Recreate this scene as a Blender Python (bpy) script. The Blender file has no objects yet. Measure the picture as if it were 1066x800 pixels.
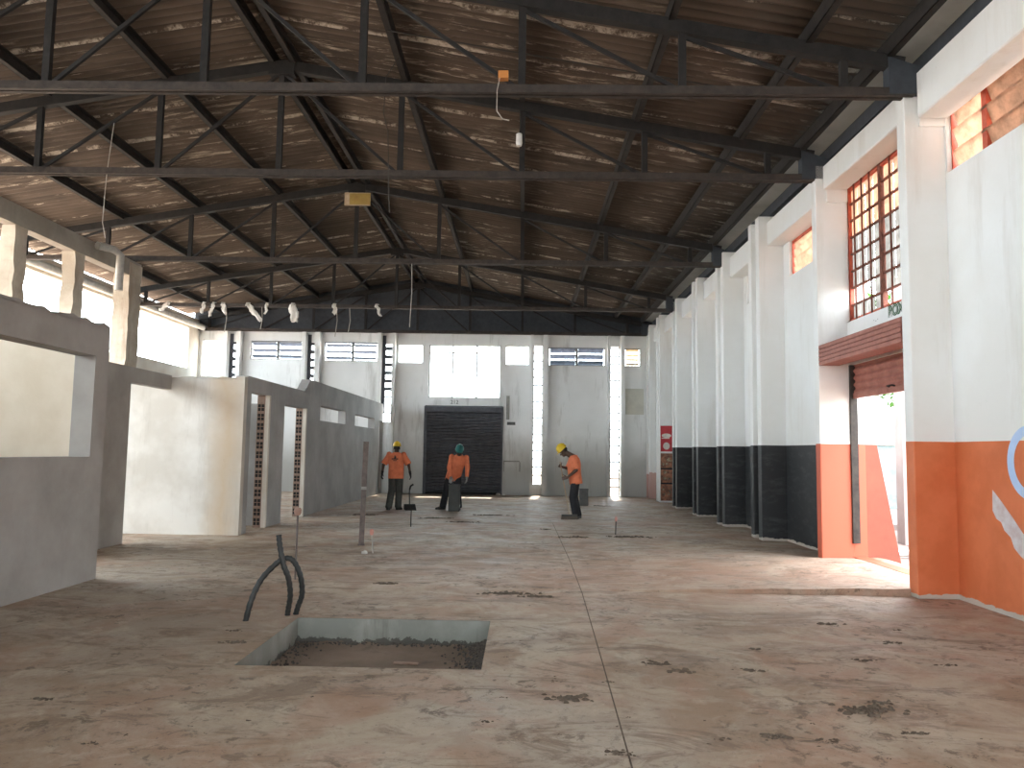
import bpy, math, random
from mathutils import Vector as V, Matrix
R = random.Random(7)
C = bpy.context.scene.collection
scene = bpy.context.scene
PI = math.pi

# ------------------------------------------------------------------ camera
CAM_H = 1.6
def make_camera(f=808.0, pitch=.0862, yaw=-.0148, roll=.015):
    cp, sp, cy, sy = math.cos(pitch), math.sin(pitch), math.cos(yaw), math.sin(yaw)
    d = V((sy*cp, cy*cp, sp)); r = V((cy, -sy, 0)); u = r.cross(d)
    ca, sa = math.cos(roll), math.sin(roll)
    r2 = r*ca + u*sa; u2 = -r*sa + u*ca
    cam = bpy.data.cameras.new('camera'); o = bpy.data.objects.new('camera', cam); C.objects.link(o)
    cam.sensor_width = 36; cam.sensor_fit = 'HORIZONTAL'; cam.lens = f/1066*36; cam.clip_end = 400
    M = Matrix((r2, u2, -d)).transposed().to_4x4(); M.translation = (0, 0, CAM_H)
    o.matrix_world = M
    scene.camera = o
make_camera()

# ------------------------------------------------------------------ light
SKY = 12.0; SUN = 14.0
scene.view_settings.view_transform = 'Standard'
scene.view_settings.look = 'None'
scene.view_settings.gamma = 1
scene.view_settings.use_curve_mapping = False
scene.view_settings.exposure = 0.2
w = bpy.data.worlds.new('sky'); scene.world = w; w.use_nodes = True
bg = w.node_tree.nodes['Background']; bg.inputs[0].default_value = (.86, .95, 1, 1); bg.inputs[1].default_value = SKY
sl = bpy.data.lights.new('sun', 'SUN'); sl.energy = SUN; sl.angle = .01; sl.color = (1, .95, .86)
so = bpy.data.objects.new('sun', sl); C.objects.link(so)
so.rotation_euler = V((-.03, -.42, -.9)).to_track_quat('-Z', 'Y').to_euler()
def portal(cx, cy, cz, n, sx, sy):
    l = bpy.data.lights.new('portal', 'AREA'); l.shape = 'RECTANGLE'; l.size = sx; l.size_y = sy; l.energy = 1
    l.cycles.is_portal = True
    o = bpy.data.objects.new('portal', l); C.objects.link(o); o.location = (cx, cy, cz)
    o.rotation_euler = V(n).to_track_quat('-Z', 'Z').to_euler()
portal(-12.3, 13, 4.5, (1, 0, 0), 32, 3.6)
portal(5.15, 10.6, 2.9, (-1, 0, 0), 3.0, 5.8)
portal(-3.5, 28.8, 4.4, (0, -1, 0), 16, 2.6)
portal(1.5, -3.1, 1.3, (0, 1, 0), 4.2, 2.6)
scene.cycles.use_denoising = True
scene.cycles.max_bounces = 10
scene.cycles.diffuse_bounces = 6
scene.cycles.transparent_max_bounces = 12
scene.cycles.sample_clamp_indirect = 6
scene.cycles.caustics_reflective = False
scene.cycles.caustics_refractive = False

# ------------------------------------------------------------------ materials
class NT:
    def __init__(s, name):
        s.m = bpy.data.materials.new(name); s.m.use_nodes = True; s.t = s.m.node_tree
        s.b = s.t.nodes['Principled BSDF']; s.out = s.t.nodes['Material Output']
        s.b.inputs['Roughness'].default_value = .8
    def n(s, typ, **kw):
        x = s.t.nodes.new(typ)
        for k, v in kw.items(): setattr(x, k, v)
        return x
    def l(s, a, b): s.t.links.new(a, b)
    def pos(s): return s.n('ShaderNodeNewGeometry').outputs['Position']
    def map(s, scale, src=None, rot=(0,0,0)):
        m = s.n('ShaderNodeMapping'); m.inputs['Scale'].default_value = scale; m.inputs['Rotation'].default_value = rot
        s.l(src or s.pos(), m.inputs[0]); return m.outputs[0]
    def noise(s, scale, vec=None, detail=6, rough=.6, dist=0):
        x = s.n('ShaderNodeTexNoise'); x.inputs['Scale'].default_value = scale; x.inputs['Detail'].default_value = detail
        x.inputs['Roughness'].default_value = rough; x.inputs['Distortion'].default_value = dist
        s.l(vec or s.pos(), x.inputs['Vector']); return x.outputs['Fac']
    def ramp(s, fac, stops):
        r = s.n('ShaderNodeValToRGB'); e = r.color_ramp.elements
        while len(e) < len(stops): e.new(.5)
        for i, (p, c) in enumerate(stops):
            e[i].position = p; e[i].color = (*c, 1) if len(c) == 3 else c
        s.l(fac, r.inputs[0]); return r.outputs[0]
    def step(s, fac, a, b): return s.ramp(fac, [(a, (0,0,0)), (b, (1,1,1))])
    def mix(s, fac, a, b, mode='MIX'):
        x = s.n('ShaderNodeMix', data_type='RGBA', blend_type=mode)
        for sock, val in ((x.inputs[0], fac), (x.inputs[6], a), (x.inputs[7], b)):
            if isinstance(val, (tuple, list)): sock.default_value = (*val, 1)
            elif isinstance(val, (int, float)): sock.default_value = val
            else: s.l(val, sock)
        return x.outputs[2]
    def math(s, op, a, b=0, clamp=False):
        x = s.n('ShaderNodeMath', operation=op, use_clamp=clamp)
        for i, val in enumerate((a, b)):
            if isinstance(val, (int, float)): x.inputs[i].default_value = val
            else: s.l(val, x.inputs[i])
        return x.outputs[0]
    def xyz(s):
        x = s.n('ShaderNodeSeparateXYZ'); s.l(s.pos(), x.inputs[0]); return x.outputs
    def col(s, c):
        if isinstance(c, (tuple, list)): s.b.inputs['Base Color'].default_value = (*c, 1)
        else: s.l(c, s.b.inputs['Base Color'])
        return s
    def rough(s, r): s.b.inputs['Roughness'].default_value = r; return s
    def metal(s, r): s.b.inputs['Metallic'].default_value = r; return s
    def bump(s, fac, strength=.3, dist=.02):
        x = s.n('ShaderNodeBump'); x.inputs['Strength'].default_value = strength; x.inputs['Distance'].default_value = dist
        s.l(fac, x.inputs['Height']); s.l(x.outputs[0], s.b.inputs['Normal']); return s

def plain(name, c, c2=None, scale=8, rough=.75, metal=0, bump=0):
    t = NT(name); n = t.noise(scale)
    c2 = c2 or tuple(v*.72 for v in c)
    t.col(t.ramp(n, [(.3, c2), (.65, c)])).rough(rough).metal(metal)
    if bump: t.bump(t.noise(scale*6), bump, .01)
    return t.m

def m_floor():
    t = NT('dusty_concrete')
    big = t.noise(.35, detail=5); mid = t.noise(1.3, detail=9, rough=.68, dist=.6)
    stretch = t.noise(1.0, t.map((.35, 1.6, 1)), detail=8, rough=.65, dist=.8)
    c = t.mix(t.step(mid, .44, .57), (0.339, 0.239, 0.165), (0.455, 0.373, 0.286))
    c = t.mix(t.math('MULTIPLY', t.step(big, .46, .56), .7), c, (0.425, 0.362, 0.297))
    # reddish dust and pink bounce light painted into the floor by the side door
    pos = t.xyz()
    yb = t.math('SUBTRACT', 1, t.math('MULTIPLY', t.math('ABSOLUTE', t.math('SUBTRACT', pos[1], 10.4)), .32), True)
    xb = t.math('MULTIPLY', t.math('ADD', pos[0], 4.5), .14, True)
    red = t.math('MULTIPLY', t.math('MULTIPLY', yb, xb), t.math('ADD', t.math('MULTIPLY', stretch, 1.3), .15), True)
    c = t.mix(red, c, (.40, .235, .165))
    c = t.mix(t.math('MULTIPLY', t.step(t.noise(.8, detail=7, dist=1), .49, .59), .55), c, (0.394, 0.228, 0.154))
    # brown dirt with the near partition's shadow painted into it
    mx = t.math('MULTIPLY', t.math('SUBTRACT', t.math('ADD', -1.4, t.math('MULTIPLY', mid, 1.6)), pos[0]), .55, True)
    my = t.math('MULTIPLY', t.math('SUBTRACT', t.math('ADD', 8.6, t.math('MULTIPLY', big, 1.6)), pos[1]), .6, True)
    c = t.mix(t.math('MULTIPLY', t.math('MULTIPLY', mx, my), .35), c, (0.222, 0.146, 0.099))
    # pale rubbed swirls and dark smears
    c = t.mix(t.math('MULTIPLY', t.step(t.noise(1.5, detail=10, rough=.72, dist=2.0), .50, .66), .5), c, (0.567, 0.479, 0.380))
    c = t.mix(t.math('MULTIPLY', t.step(t.noise(1.0, t.map((.8, 1.8, 1)), detail=12, rough=.8, dist=1.4), .515, .58), .75), c, (0.204, 0.140, 0.099))
    zone = t.step(t.noise(.7, detail=4), .44, .56)
    c = t.mix(t.math('MULTIPLY', t.math('MULTIPLY', t.step(t.noise(7, detail=9, rough=.75, dist=.5), .54, .60), zone), .8), c, (0.123, 0.088, 0.061))
    c = t.mix(t.math('MULTIPLY', t.step(t.noise(22, detail=6, rough=.7), .60, .66), .6), c, (0.123, 0.088, 0.066))
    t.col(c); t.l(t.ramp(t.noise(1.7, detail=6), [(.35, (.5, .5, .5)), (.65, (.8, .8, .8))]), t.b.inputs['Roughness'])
    t.bump(t.noise(14, detail=8, rough=.7), .4, .02)
    return t.m

def grime(t, base, amt=.5, dark=(.30, .28, .25)):
    st = t.noise(1.4, t.map((1.6, 1.6, .22)), detail=8, rough=.7)
    c = t.mix(t.math('MULTIPLY', t.step(st, .54, .72), amt), base, dark)
    sp = t.noise(7, detail=7, rough=.75)
    return t.mix(t.math('MULTIPLY', t.step(sp, .66, .74), amt*.9), c, tuple(v*.6 for v in dark))

def m_right():
    t = NT('painted_wall'); p = t.xyz()
    white = t.mix(t.step(t.noise(.8), .4, .65), (.72, .72, .70), (.77, .78, .775))
    white = grime(t, white, .35, (.50, .46, .40))
    orange = t.mix(t.step(t.noise(2.2, detail=8), .4, .6), (.56, .14, .045), (.64, .175, .065))
    black = t.mix(t.step(t.noise(3, t.map((1, 1, 3)), detail=9, rough=.7), .5, .68), (.018, .019, .021), (.05, .05, .052))
    orange = t.mix(t.math('GREATER_THAN', p[1], 10.5), orange, (.50, .105, .052))
    isb = t.math('GREATER_THAN', p[1], 12.06)
    low = t.mix(isb, orange, black)
    scuff = t.step(t.noise(5, t.map((1, 1, .6)), detail=8, rough=.75), .68, .72)
    low = t.mix(t.math('MULTIPLY', scuff, .4), low, (.45, .38, .33))
    base = t.math('LESS_THAN', t.math('ADD', p[2], t.math('MULTIPLY', t.noise(6), -.10)), .0)
    low = t.mix(base, low, (.48, .43, .38))
    up = t.math('GREATER_THAN', p[2], 1.78)
    far = t.math('GREATER_THAN', p[1], 25.2)
    sel = t.math('MAXIMUM', up, far)
    foot = t.math('MULTIPLY', t.math('GREATER_THAN', p[1], 27.4), t.math('LESS_THAN', t.math('ADD', p[2], t.math('MULTIPLY', t.noise(2), .6)), 1.15))
    c = t.mix(t.math('MULTIPLY', foot, .7), t.mix(sel, low, white), (.42, .16, .11))
    t.col(c).rough(.6)
    t.bump(t.noise(9, detail=6), .12, .01)
    return t.m

def m_back():
    t = NT('grimy_white_wall'); p = t.xyz()
    c = t.mix(t.step(t.noise(.7), .4, .65), (.80, .81, .80), (.86, .87, .87))
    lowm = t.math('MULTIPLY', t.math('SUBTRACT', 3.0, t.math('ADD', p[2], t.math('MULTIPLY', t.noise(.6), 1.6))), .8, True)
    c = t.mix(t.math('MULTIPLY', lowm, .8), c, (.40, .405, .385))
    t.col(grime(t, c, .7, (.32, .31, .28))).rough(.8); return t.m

def m_plaster(name, a, b, st=(.30, .28, .26), amt=.45, bump=.25):
    t = NT(name)
    c = t.mix(t.step(t.noise(1.1, detail=8), .38, .64), a, b)
    t.col(grime(t, c, amt, st)).rough(.9); t.bump(t.noise(16, detail=8), bump, .01); return t.m

def m_ochre():
    t = NT('stained_cream_wall'); p = t.xyz()
    c = t.mix(t.step(t.noise(.9, detail=7), .4, .62), (.56, .53, .48), (.70, .68, .64))
    band = t.math('SUBTRACT', 1, t.math('MULTIPLY', t.math('ABSOLUTE', t.math('SUBTRACT', t.math('ADD', p[0], t.math('MULTIPLY', t.noise(1.6), .5)), -5.2)), 2.4), True)
    c = t.mix(t.math('MULTIPLY', band, .75), c, (.52, .39, .25))
    t.col(grime(t, c, .45, (.33, .29, .25))).rough(.9); t.bump(t.noise(14, detail=8), .2, .01); return t.m

def m_pit():
    t = NT('green_grey_render'); p = t.xyz()
    c = t.mix(t.step(t.noise(2.2, detail=8), .4, .62), (.21, .215, .195), (.28, .285, .26))
    mould = t.math('LESS_THAN', t.math('ADD', p[2], t.math('MULTIPLY', t.noise(5, detail=7, rough=.7), -.28)), -.335)
    c = t.mix(t.math('MULTIPLY', mould, .85), c, (.06, .055, .047))
    t.col(grime(t, c, .8, (.10, .095, .08))).rough(.9); t.bump(t.noise(18, detail=8), .3, .01); return t.m

def m_roof():
    t = NT('sooty_corrugated_sheet')
    v = t.map((.55, 7, 1)); f = t.noise(1.6, v, detail=10, rough=.78, dist=.4)
    c = t.mix(t.step(t.noise(.5, detail=5), .35, .65), (.050, .036, .027), (.105, .078, .058))
    c = t.mix(t.math('MULTIPLY', t.step(t.noise(1, t.map((.5, 5.6, 1)), detail=2), .5, .62), .35), c, (.15, .118, .09))
    wv = t.math('SINE', t.math('MULTIPLY', t.xyz()[1], 2*PI/.177))
    c = t.mix(t.math('MULTIPLY', t.math('ADD', t.math('MULTIPLY', wv, .5), .5), .55), c, (.035, .026, .020))  # groove dirt and corrugation shading painted together as dark stripes
    patch = t.step(t.noise(.42, detail=3), .42, .62)
    c = t.mix(t.math('MULTIPLY', t.step(f, .54, .62), patch), c, (.42, .37, .30))
    lap = t.step(t.math('FRACT', t.math('ADD', t.math('MULTIPLY', t.xyz()[1], .9), t.math('MULTIPLY', t.noise(.7, detail=3), .25))), .93, .95)
    c = t.mix(t.math('MULTIPLY', t.math('MULTIPLY', lap, t.step(t.noise(3, detail=8, rough=.8), .46, .56)), .8), c, (.50, .45, .38))
    c = t.mix(t.step(t.noise(2.2, t.map((.3, 11, 1)), detail=6, rough=.7), .70, .73), c, (.55, .50, .43))
    t.col(c).rough(.8); return t.m

def m_rust(name, a, b, rough=.65):
    t = NT(name); n = t.noise(7, detail=9, rough=.7)
    t.col(t.ramp(n, [(.32, a), (.66, b)])).rough(rough).metal(.15); t.bump(t.noise(30), .15, .004); return t.m

def m_frost(name, c, trans=.75):
    t = NT(name); d = t.n('ShaderNodeBsdfDiffuse'); tr = t.n('ShaderNodeBsdfTranslucent'); mx = t.n('ShaderNodeMixShader')
    col = t.ramp(t.noise(6, detail=8, rough=.7), [(.3, tuple(v*.62 for v in c)), (.6, c)])
    t.l(col, d.inputs[0]); t.l(col, tr.inputs[0]); mx.inputs[0].default_value = trans
    t.l(d.outputs[0], mx.inputs[1]); t.l(tr.outputs[0], mx.inputs[2]); t.l(mx.outputs[0], t.out.inputs[0]); return t.m

def m_clear():
    t = NT('clear_glass'); a = t.n('ShaderNodeBsdfTransparent'); a.inputs[0].default_value = (.93, .95, .95, 1)
    g = t.n('ShaderNodeBsdfGlossy'); g.inputs['Roughness'].default_value = .1; mx = t.n('ShaderNodeMixShader'); mx.inputs[0].default_value = .06
    t.l(a.outputs[0], mx.inputs[1]); t.l(g.outputs[0], mx.inputs[2]); t.l(mx.outputs[0], t.out.inputs[0]); return t.m

def m_leaf():
    t = NT('leaf'); d = t.n('ShaderNodeBsdfDiffuse'); tr = t.n('ShaderNodeBsdfTranslucent'); mx = t.n('ShaderNodeMixShader'); mx.inputs[0].default_value = .5
    col = t.ramp(t.noise(4), [(.3, (.035, .11, .02)), (.7, (.10, .20, .05))])
    t.l(col, d.inputs[0]); t.l(col, tr.inputs[0])
    t.l(d.outputs[0], mx.inputs[1]); t.l(tr.outputs[0], mx.inputs[2]); t.l(mx.outputs[0], t.out.inputs[0]); return t.m

M = dict(
    floor=m_floor(), right=m_right(), back=m_back(), roof=m_roof(), ochre=m_ochre(), frost=m_frost('cream_glass', (.66, .49, .385)),
    frost2=m_frost('grey_glass', (.42, .405, .385), .8), clear=m_clear(), leaf=m_leaf(),
    plaster=m_plaster('grey_plaster', (.31, .295, .275), (.40, .385, .365)),
    sidewall=m_plaster('cement_render', (.33, .325, .315), (.43, .425, .415)),
    cream=m_plaster('cream_plaster', (.66, .58, .46), (.76, .69, .58), (.5, .42, .33), .25),
    lwhite=m_plaster('weathered_white', (.66, .61, .53), (.76, .72, .65), (.42, .38, .33), .4),
    concrete=m_plaster('raw_concrete', (.30, .27, .23), (.42, .38, .33), (.18, .16, .14), .5, .5),
    broken=m_plaster('broken_plaster', (.42, .35, .27), (.60, .54, .45), (.30, .20, .14), .8, .8),
    pitwall=m_pit(),
    soil=m_plaster('damp_soil', (.16, .115, .085), (.25, .185, .14), (.07, .055, .045), .7, .8),
    clump=plain('dirt', (.15, .115, .085), (.075, .055, .04), 20, .95, 0, .6),
    gravel=plain('dark_gravel', (.13, .11, .095), (.04, .034, .03), 40, .9),
    steel=m_rust('soot_black_steel', (.008, .0075, .0075), (.021, .019, .018), .8),
    chord=m_rust('rusty_chord_steel', (.022, .018, .016), (.058, .046, .039), .75),
    chordlight=m_rust('dusty_purlin_steel', (.012, .011, .011), (.034, .030, .027), .8),
    gable=m_rust('dark_gable_sheet', (.030, .036, .045), (.050, .058, .070), .8),
    eave=plain('grey_eave_sheet', (.55, .58, .57), (.40, .43, .42), 1.5, .8),
    darkfill=plain('soot_mortar', (.022, .02, .018)),
    redframe=m_rust('red_oxide_frame', (.36, .055, .03), (.56, .12, .065), .6),
    rustbar=m_rust('rusty_bar', (.10, .035, .022), (.24, .075, .045), .7),
    shutter=m_rust('brown_red_shutter', (.24, .085, .06), (.38, .15, .11), .6),
    darkdoor=m_rust('dark_slat_steel', (.045, .048, .060), (.085, .088, .102), .55),
    greyframe=plain('grey_frame', (.22, .23, .23)), whiteframe=plain('white_frame', (.72, .73, .72)),
    tan=plain('dusty_tan_glass', (.50, .38, .25)),
    blueglass=m_frost('blue_grey_glass', (.25, .29, .36), .15),
    brick=m_rust('hollow_block', (.26, .17, .13), (.40, .29, .23), .9), hole=plain('block_hole', (.02, .016, .014)),
    orange=plain('orange_paint', (.68, .20, .07), (.58, .15, .05), 3),
    patch=plain('yellowish_paint', (.64, .63, .55), (.52, .51, .45), 3),
    coral=plain('coral_paint', (.30, .085, .05), (.24, .065, .04), 3),
    shirt=plain('orange_cotton', (.80, .235, .115), (.66, .175, .08), 9, .9), print_=plain('dark_print', (.05, .04, .035)),
    trouser=plain('dark_grey_trousers', (.062, .064, .058), (.04, .041, .038), 12, .9),
    navy=plain('black_trousers', (.024, .025, .030), None, 12, .9),
    skin=plain('dark_skin', (.085, .046, .030), (.06, .033, .022), 12, .55),
    boot=plain('dusty_boot', (.03, .028, .026), None, 14, .7), greyboot=plain('grey_boot', (.11, .105, .10), None, 14, .8),
    yhat=plain('yellow_plastic', (.75, .52, .03), (.68, .45, .02), 4, .35), that=plain('teal_plastic', (.03, .20, .19), (.025, .16, .155), 4, .35),
    glove=plain('black_glove', (.022, .022, .024)), gglove=plain('grey_glove', (.26, .26, .26)), hair=plain('black_hair', (.012, .01, .009)),
    eye=plain('eye', (.6, .58, .54)), black=plain('black_plastic', (.022, .023, .022), (.012, .013, .012), 20, .5),
    hose=m_rust('black_conduit', (.012, .013, .013), (.034, .037, .036), .5),
    bin=plain('dark_grey_plastic', (.075, .08, .078), (.05, .054, .052), 6, .7), greybin=plain('grey_plastic', (.16, .165, .165), None, 6, .7),
    wood=plain('pale_wood', (.50, .40, .28), (.36, .27, .18), 12), straw=plain('bristle', (.14, .12, .10)),
    post=m_rust('rusty_post', (.07, .055, .05), (.16, .125, .115), .6), wire=plain('pale_wire', (.42, .40, .36)), dwire=plain('dark_wire', (.04, .035, .03)),
    cap=plain('terracotta_cap', (.36, .22, .17)), pinkcap=plain('pink_cap', (.62, .30, .25)), stone=plain('white_stone', (.78, .77, .74)),
    rag=plain('white_rag', (.80, .79, .76), (.6, .58, .54), 9, .95), lamp=plain('white_plastic', (.82, .82, .80)),
    otape=plain('orange_plastic', (.60, .24, .06)), board=plain('yellow_board', (.38, .27, .07), (.30, .19, .055), 5),
    pvc=plain('pvc', (.74, .72, .67)), gpvc=plain('grey_pvc', (.50, .49, .46)),
    paintw=plain('pale_graffiti_paint', (.62, .60, .62), (.50, .40, .40), 9), paintb=plain('light_blue_paint', (.47, .62, .86), (.40, .54, .78), 5),
    red=plain('poster_red', (.52, .05, .06), (.42, .04, .05), 5), posterw=plain('poster_white', (.72, .68, .62)), green=plain('sign_green', (.04, .12, .06)),
    sgrey=plain('faded_letter', (.34, .34, .32)), ground=m_plaster('red_earth', (.46, .33, .25), (.60, .47, .38), (.35, .24, .18), .4),
    exwall=plain('sunlit_wall', (.80, .80, .78), (.74, .74, .72)), exblue=plain('pale_blue_panel', (.30, .42, .45)), excol=plain('exterior_column', (.42, .34, .33), (.34, .26, .25), 2),
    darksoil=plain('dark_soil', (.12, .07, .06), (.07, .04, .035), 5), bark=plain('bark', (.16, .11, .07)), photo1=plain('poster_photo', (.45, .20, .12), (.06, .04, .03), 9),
    photo2=plain('poster_photo_pale', (.40, .33, .22), (.08, .06, .05), 11),
)

# ------------------------------------------------------------------ mesh helpers
class MB:
    def __init__(s): s.v = []; s.f = []; s.mi = []; s.sm = []
    def add(s, vs, fs, mi=0, smooth=False):
        o = len(s.v); s.v += [tuple(p) for p in vs]; s.f += [tuple(i+o for i in f) for f in fs]
        s.mi += [mi]*len(fs); s.sm += [smooth]*len(fs); return s
    def box(s, x0, x1, y0, y1, z0, z1, mi=0):
        vs = [(x, y, z) for x in (x0, x1) for y in (y0, y1) for z in (z0, z1)]
        return s.add(vs, [(0,1,3,2), (4,6,7,5), (0,4,5,1), (2,3,7,6), (0,2,6,4), (1,5,7,3)], mi)
    def bar(s, a, b, w, h, up=(0,0,1), mi=0, w2=None, h2=None):
        a, b = V(a), V(b); d = (b-a).normalized(); u = V(up)
        if abs(d.dot(u)) > .98: u = V((0, 1, 0))
        r = d.cross(u).normalized(); u = r.cross(d).normalized()
        vs = []
        for p, ww, hh in ((a, w, h), (b, w2 or w, h2 or h)):
            vs += [p-r*ww/2-u*hh/2, p+r*ww/2-u*hh/2, p+r*ww/2+u*hh/2, p-r*ww/2+u*hh/2]
        return s.add(vs, [(3,2,1,0), (4,5,6,7), (0,1,5,4), (1,2,6,5), (2,3,7,6), (3,0,4,7)], mi)
    def tube(s, pts, r, n=10, mi=0, caps=True):
        pts = [V(p) for p in pts]; rs = r if isinstance(r, (list, tuple)) else [r]*len(pts)
        vs = []; prev = None
        for i, p in enumerate(pts):
            d = (pts[min(i+1, len(pts)-1)]-pts[max(i-1, 0)]).normalized()
            if prev is None:
                u = d.cross(V((0, 0, 1)) if abs(d.z) < .9 else V((1, 0, 0))).normalized()
            else: u = (prev - d*prev.dot(d)).normalized()
            prev = u; q = d.cross(u)
            vs += [p+(u*math.cos(k*2*PI/n)+q*math.sin(k*2*PI/n))*rs[i] for k in range(n)]
        fs = [(i*n+k, i*n+(k+1) % n, (i+1)*n+(k+1) % n, (i+1)*n+k) for i in range(len(pts)-1) for k in range(n)]
        s.add(vs, fs, mi, True)
        if caps: s.add(vs[:n], [tuple(range(n))[::-1]], mi); s.add(vs[-n:], [tuple(range(n))], mi)
        return s
    def lathe(s, prof, c=(0,0,0), n=20, mi=0, sx=1, sy=1):
        vs = [(c[0]+r*math.cos(k*2*PI/n)*sx, c[1]+r*math.sin(k*2*PI/n)*sy, c[2]+z) for r, z in prof for k in range(n)]
        fs = [(i*n+k, i*n+(k+1) % n, (i+1)*n+(k+1) % n, (i+1)*n+k) for i in range(len(prof)-1) for k in range(n)]
        s.add(vs, fs, mi, True)
        s.add(vs[:n], [tuple(range(n))[::-1]], mi); s.add(vs[-n:], [tuple(range(n))], mi); return s
    def loft(s, rings, mi=0, smooth=True):
        n = len(rings[0]); vs = [p for r in rings for p in r]
        fs = [(i*n+k, i*n+(k+1) % n, (i+1)*n+(k+1) % n, (i+1)*n+k) for i in range(len(rings)-1) for k in range(n)]
        s.add(vs, fs, mi, smooth)
        s.add(rings[0], [tuple(range(n))[::-1]], mi); s.add(rings[-1], [tuple(range(n))], mi); return s
    def prism(s, poly, axis, a, b, mi=0):
        def P(p, t):
            q = list(p); q.insert(axis, t); return tuple(q)
        n = len(poly); vs = [P(p, a) for p in poly]+[P(p, b) for p in poly]
        return s.add(vs, [tuple(range(n))[::-1], tuple(range(n, 2*n))]+[(k, (k+1) % n, (k+1) % n+n, k+n) for k in range(n)], mi)
    def ball(s, c, r, n=12, m=8, mi=0, rad=(1,1,1), rot=None):
        vs = [V((0, 0, -1))]
        for i in range(1, m):
            a = PI*i/m
            vs += [V((math.sin(a)*math.cos(2*PI*k/n), math.sin(a)*math.sin(2*PI*k/n), -math.cos(a))) for k in range(n)]
        vs.append(V((0, 0, 1)))
        fs = [(0, 1+(k+1) % n, 1+k) for k in range(n)]
        for i in range(m-2): fs += [(1+i*n+k, 1+i*n+(k+1) % n, 1+(i+1)*n+(k+1) % n, 1+(i+1)*n+k) for k in range(n)]
        L = len(vs)-1; b = 1+(m-2)*n; fs += [(L, b+k, b+(k+1) % n) for k in range(n)]
        out = []
        for p in vs:
            q = V((p.x*rad[0]*r, p.y*rad[1]*r, p.z*rad[2]*r))
            if rot: q = rot @ q
            out.append(q+V(c))
        return s.add(out, fs, mi, True)
    def cone(s, a, b, r0, r1, n=12, mi=0, round_ends=True):
        s.tube([a, b], [r0, r1], n, mi)
        if round_ends: s.ball(a, r0, n, 8, mi); s.ball(b, r1, n, 8, mi)
        return s
    def mesh(s, name, mats):
        me = bpy.data.meshes.new(name); me.from_pydata(s.v, [], s.f)
        for m in (mats if isinstance(mats, (list, tuple)) else [mats]): me.materials.append(m)
        me.polygons.foreach_set('material_index', s.mi); me.polygons.foreach_set('use_smooth', s.sm)
        me.update(); return me
    def build(s, name, mats, parent=None, label=None):
        o = bpy.data.objects.new(name, s.mesh(name, mats)); C.objects.link(o)
        if parent: o.parent = parent
        if label: o['label'] = label
        return o

def tag(o, label, cat, group=None, kind=None):
    o['label'] = label; o['category'] = cat
    if group: o['group'] = group
    if kind: o['kind'] = kind
    return o
def empty(name, loc=(0,0,0), rz=0, sc=1):
    o = bpy.data.objects.new(name, None); C.objects.link(o); o.location = loc; o.rotation_euler = (0, 0, rz)
    o.scale = (sc, sc, sc); return o
def thing(name, label, cat, loc=(0,0,0), rz=0, group=None, kind=None, sc=1):
    return tag(empty(name, loc, rz, sc), label, cat, group, kind)
def S(o, label, cat): return tag(o, label, cat, None, 'structure')

def holes_wall(u0, u1, v0, v1, holes, t0, t1, axis, top=None, mb=None):
    """slab in the plane (u = the other horizontal axis, v = z) from t0 to t1 along axis, with rectangular holes (u0,u1,v0,v1)"""
    mb = mb or MB()
    us = sorted({u0, u1, *[min(max(h[i], u0), u1) for h in holes for i in (0, 1)]})
    vs = sorted({v0, v1, *[min(max(h[i], v0), v1) for h in holes for i in (2, 3)]})
    def solid(i, j):
        if i < 0 or j < 0 or i >= len(us)-1 or j >= len(vs)-1: return False
        u = (us[i]+us[i+1])/2; v = (vs[j]+vs[j+1])/2
        return not any(h[0] < u < h[1] and h[2] < v < h[3] for h in holes)
    def P(u, v, t): return (t, u, v) if axis == 0 else (u, t, v)
    for i in range(len(us)-1):
        for j in range(len(vs)-1):
            if not solid(i, j): continue
            a, b, c, d = us[i], us[i+1], vs[j], vs[j+1]
            for t in (t0, t1): mb.add([P(a,c,t), P(b,c,t), P(b,d,t), P(a,d,t)], [(0,1,2,3)])
            for di, dj, e in ((-1,0,((a,c),(a,d))), (1,0,((b,c),(b,d))), (0,-1,((a,c),(b,c))), (0,1,((a,d),(b,d)))):
                if not solid(i+di, j+dj):
                    (p, q), (r, s_) = e
                    mb.add([P(p,q,t0), P(r,s_,t0), P(r,s_,t1), P(p,q,t1)], [(0,1,2,3)])
    return mb
def fixn(o):
    import bmesh
    bm = bmesh.new(); bm.from_mesh(o.data); bmesh.ops.remove_doubles(bm, verts=bm.verts, dist=1e-5)
    bmesh.ops.recalc_face_normals(bm, faces=bm.faces); bm.to_mesh(o.data); bm.free(); return o

XR, XP = 4.97, 4.5           # right wall face, pillar tips
XL, YB, YF = -12.1, 28.5, -3.0
RIDGE = -3.93
def ztop(x): return 7.71-.169*abs(x-RIDGE)     # axis of the truss top chords

# ================================================================== SETTING
# ---- floor with pit
px0, px1, py0, py1, pd = -2.1, -.28, 5.84, 7.48, .25
fb = MB()
for a, b, c, d in ((XL-.2, px0, YF, YB+.2), (px1, XR+.3, YF, YB+.2), (px0, px1, YF, py0), (px0, px1, py1, YB+.2)):
    fb.add([(a, c, 0), (b, c, 0), (b, d, 0), (a, d, 0)], [(0,1,2,3)])
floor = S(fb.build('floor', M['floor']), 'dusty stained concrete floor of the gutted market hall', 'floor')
pb = MB()
t_ = .1
pb.box(px0-t_, px0, py0-t_, py1+t_, -pd-.1, -.003); pb.box(px1, px1+t_, py0-t_, py1+t_, -pd-.1, -.003)
pb.box(px0, px1, py1, py1+t_, -pd-.1, -.003); pb.box(px0, px1, py0-t_, py0, -pd-.1, -.003)
pb.build('pit_lining', M['pitwall'], floor, 'grey-green rendered sides of the sunken rectangular pit')
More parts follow.
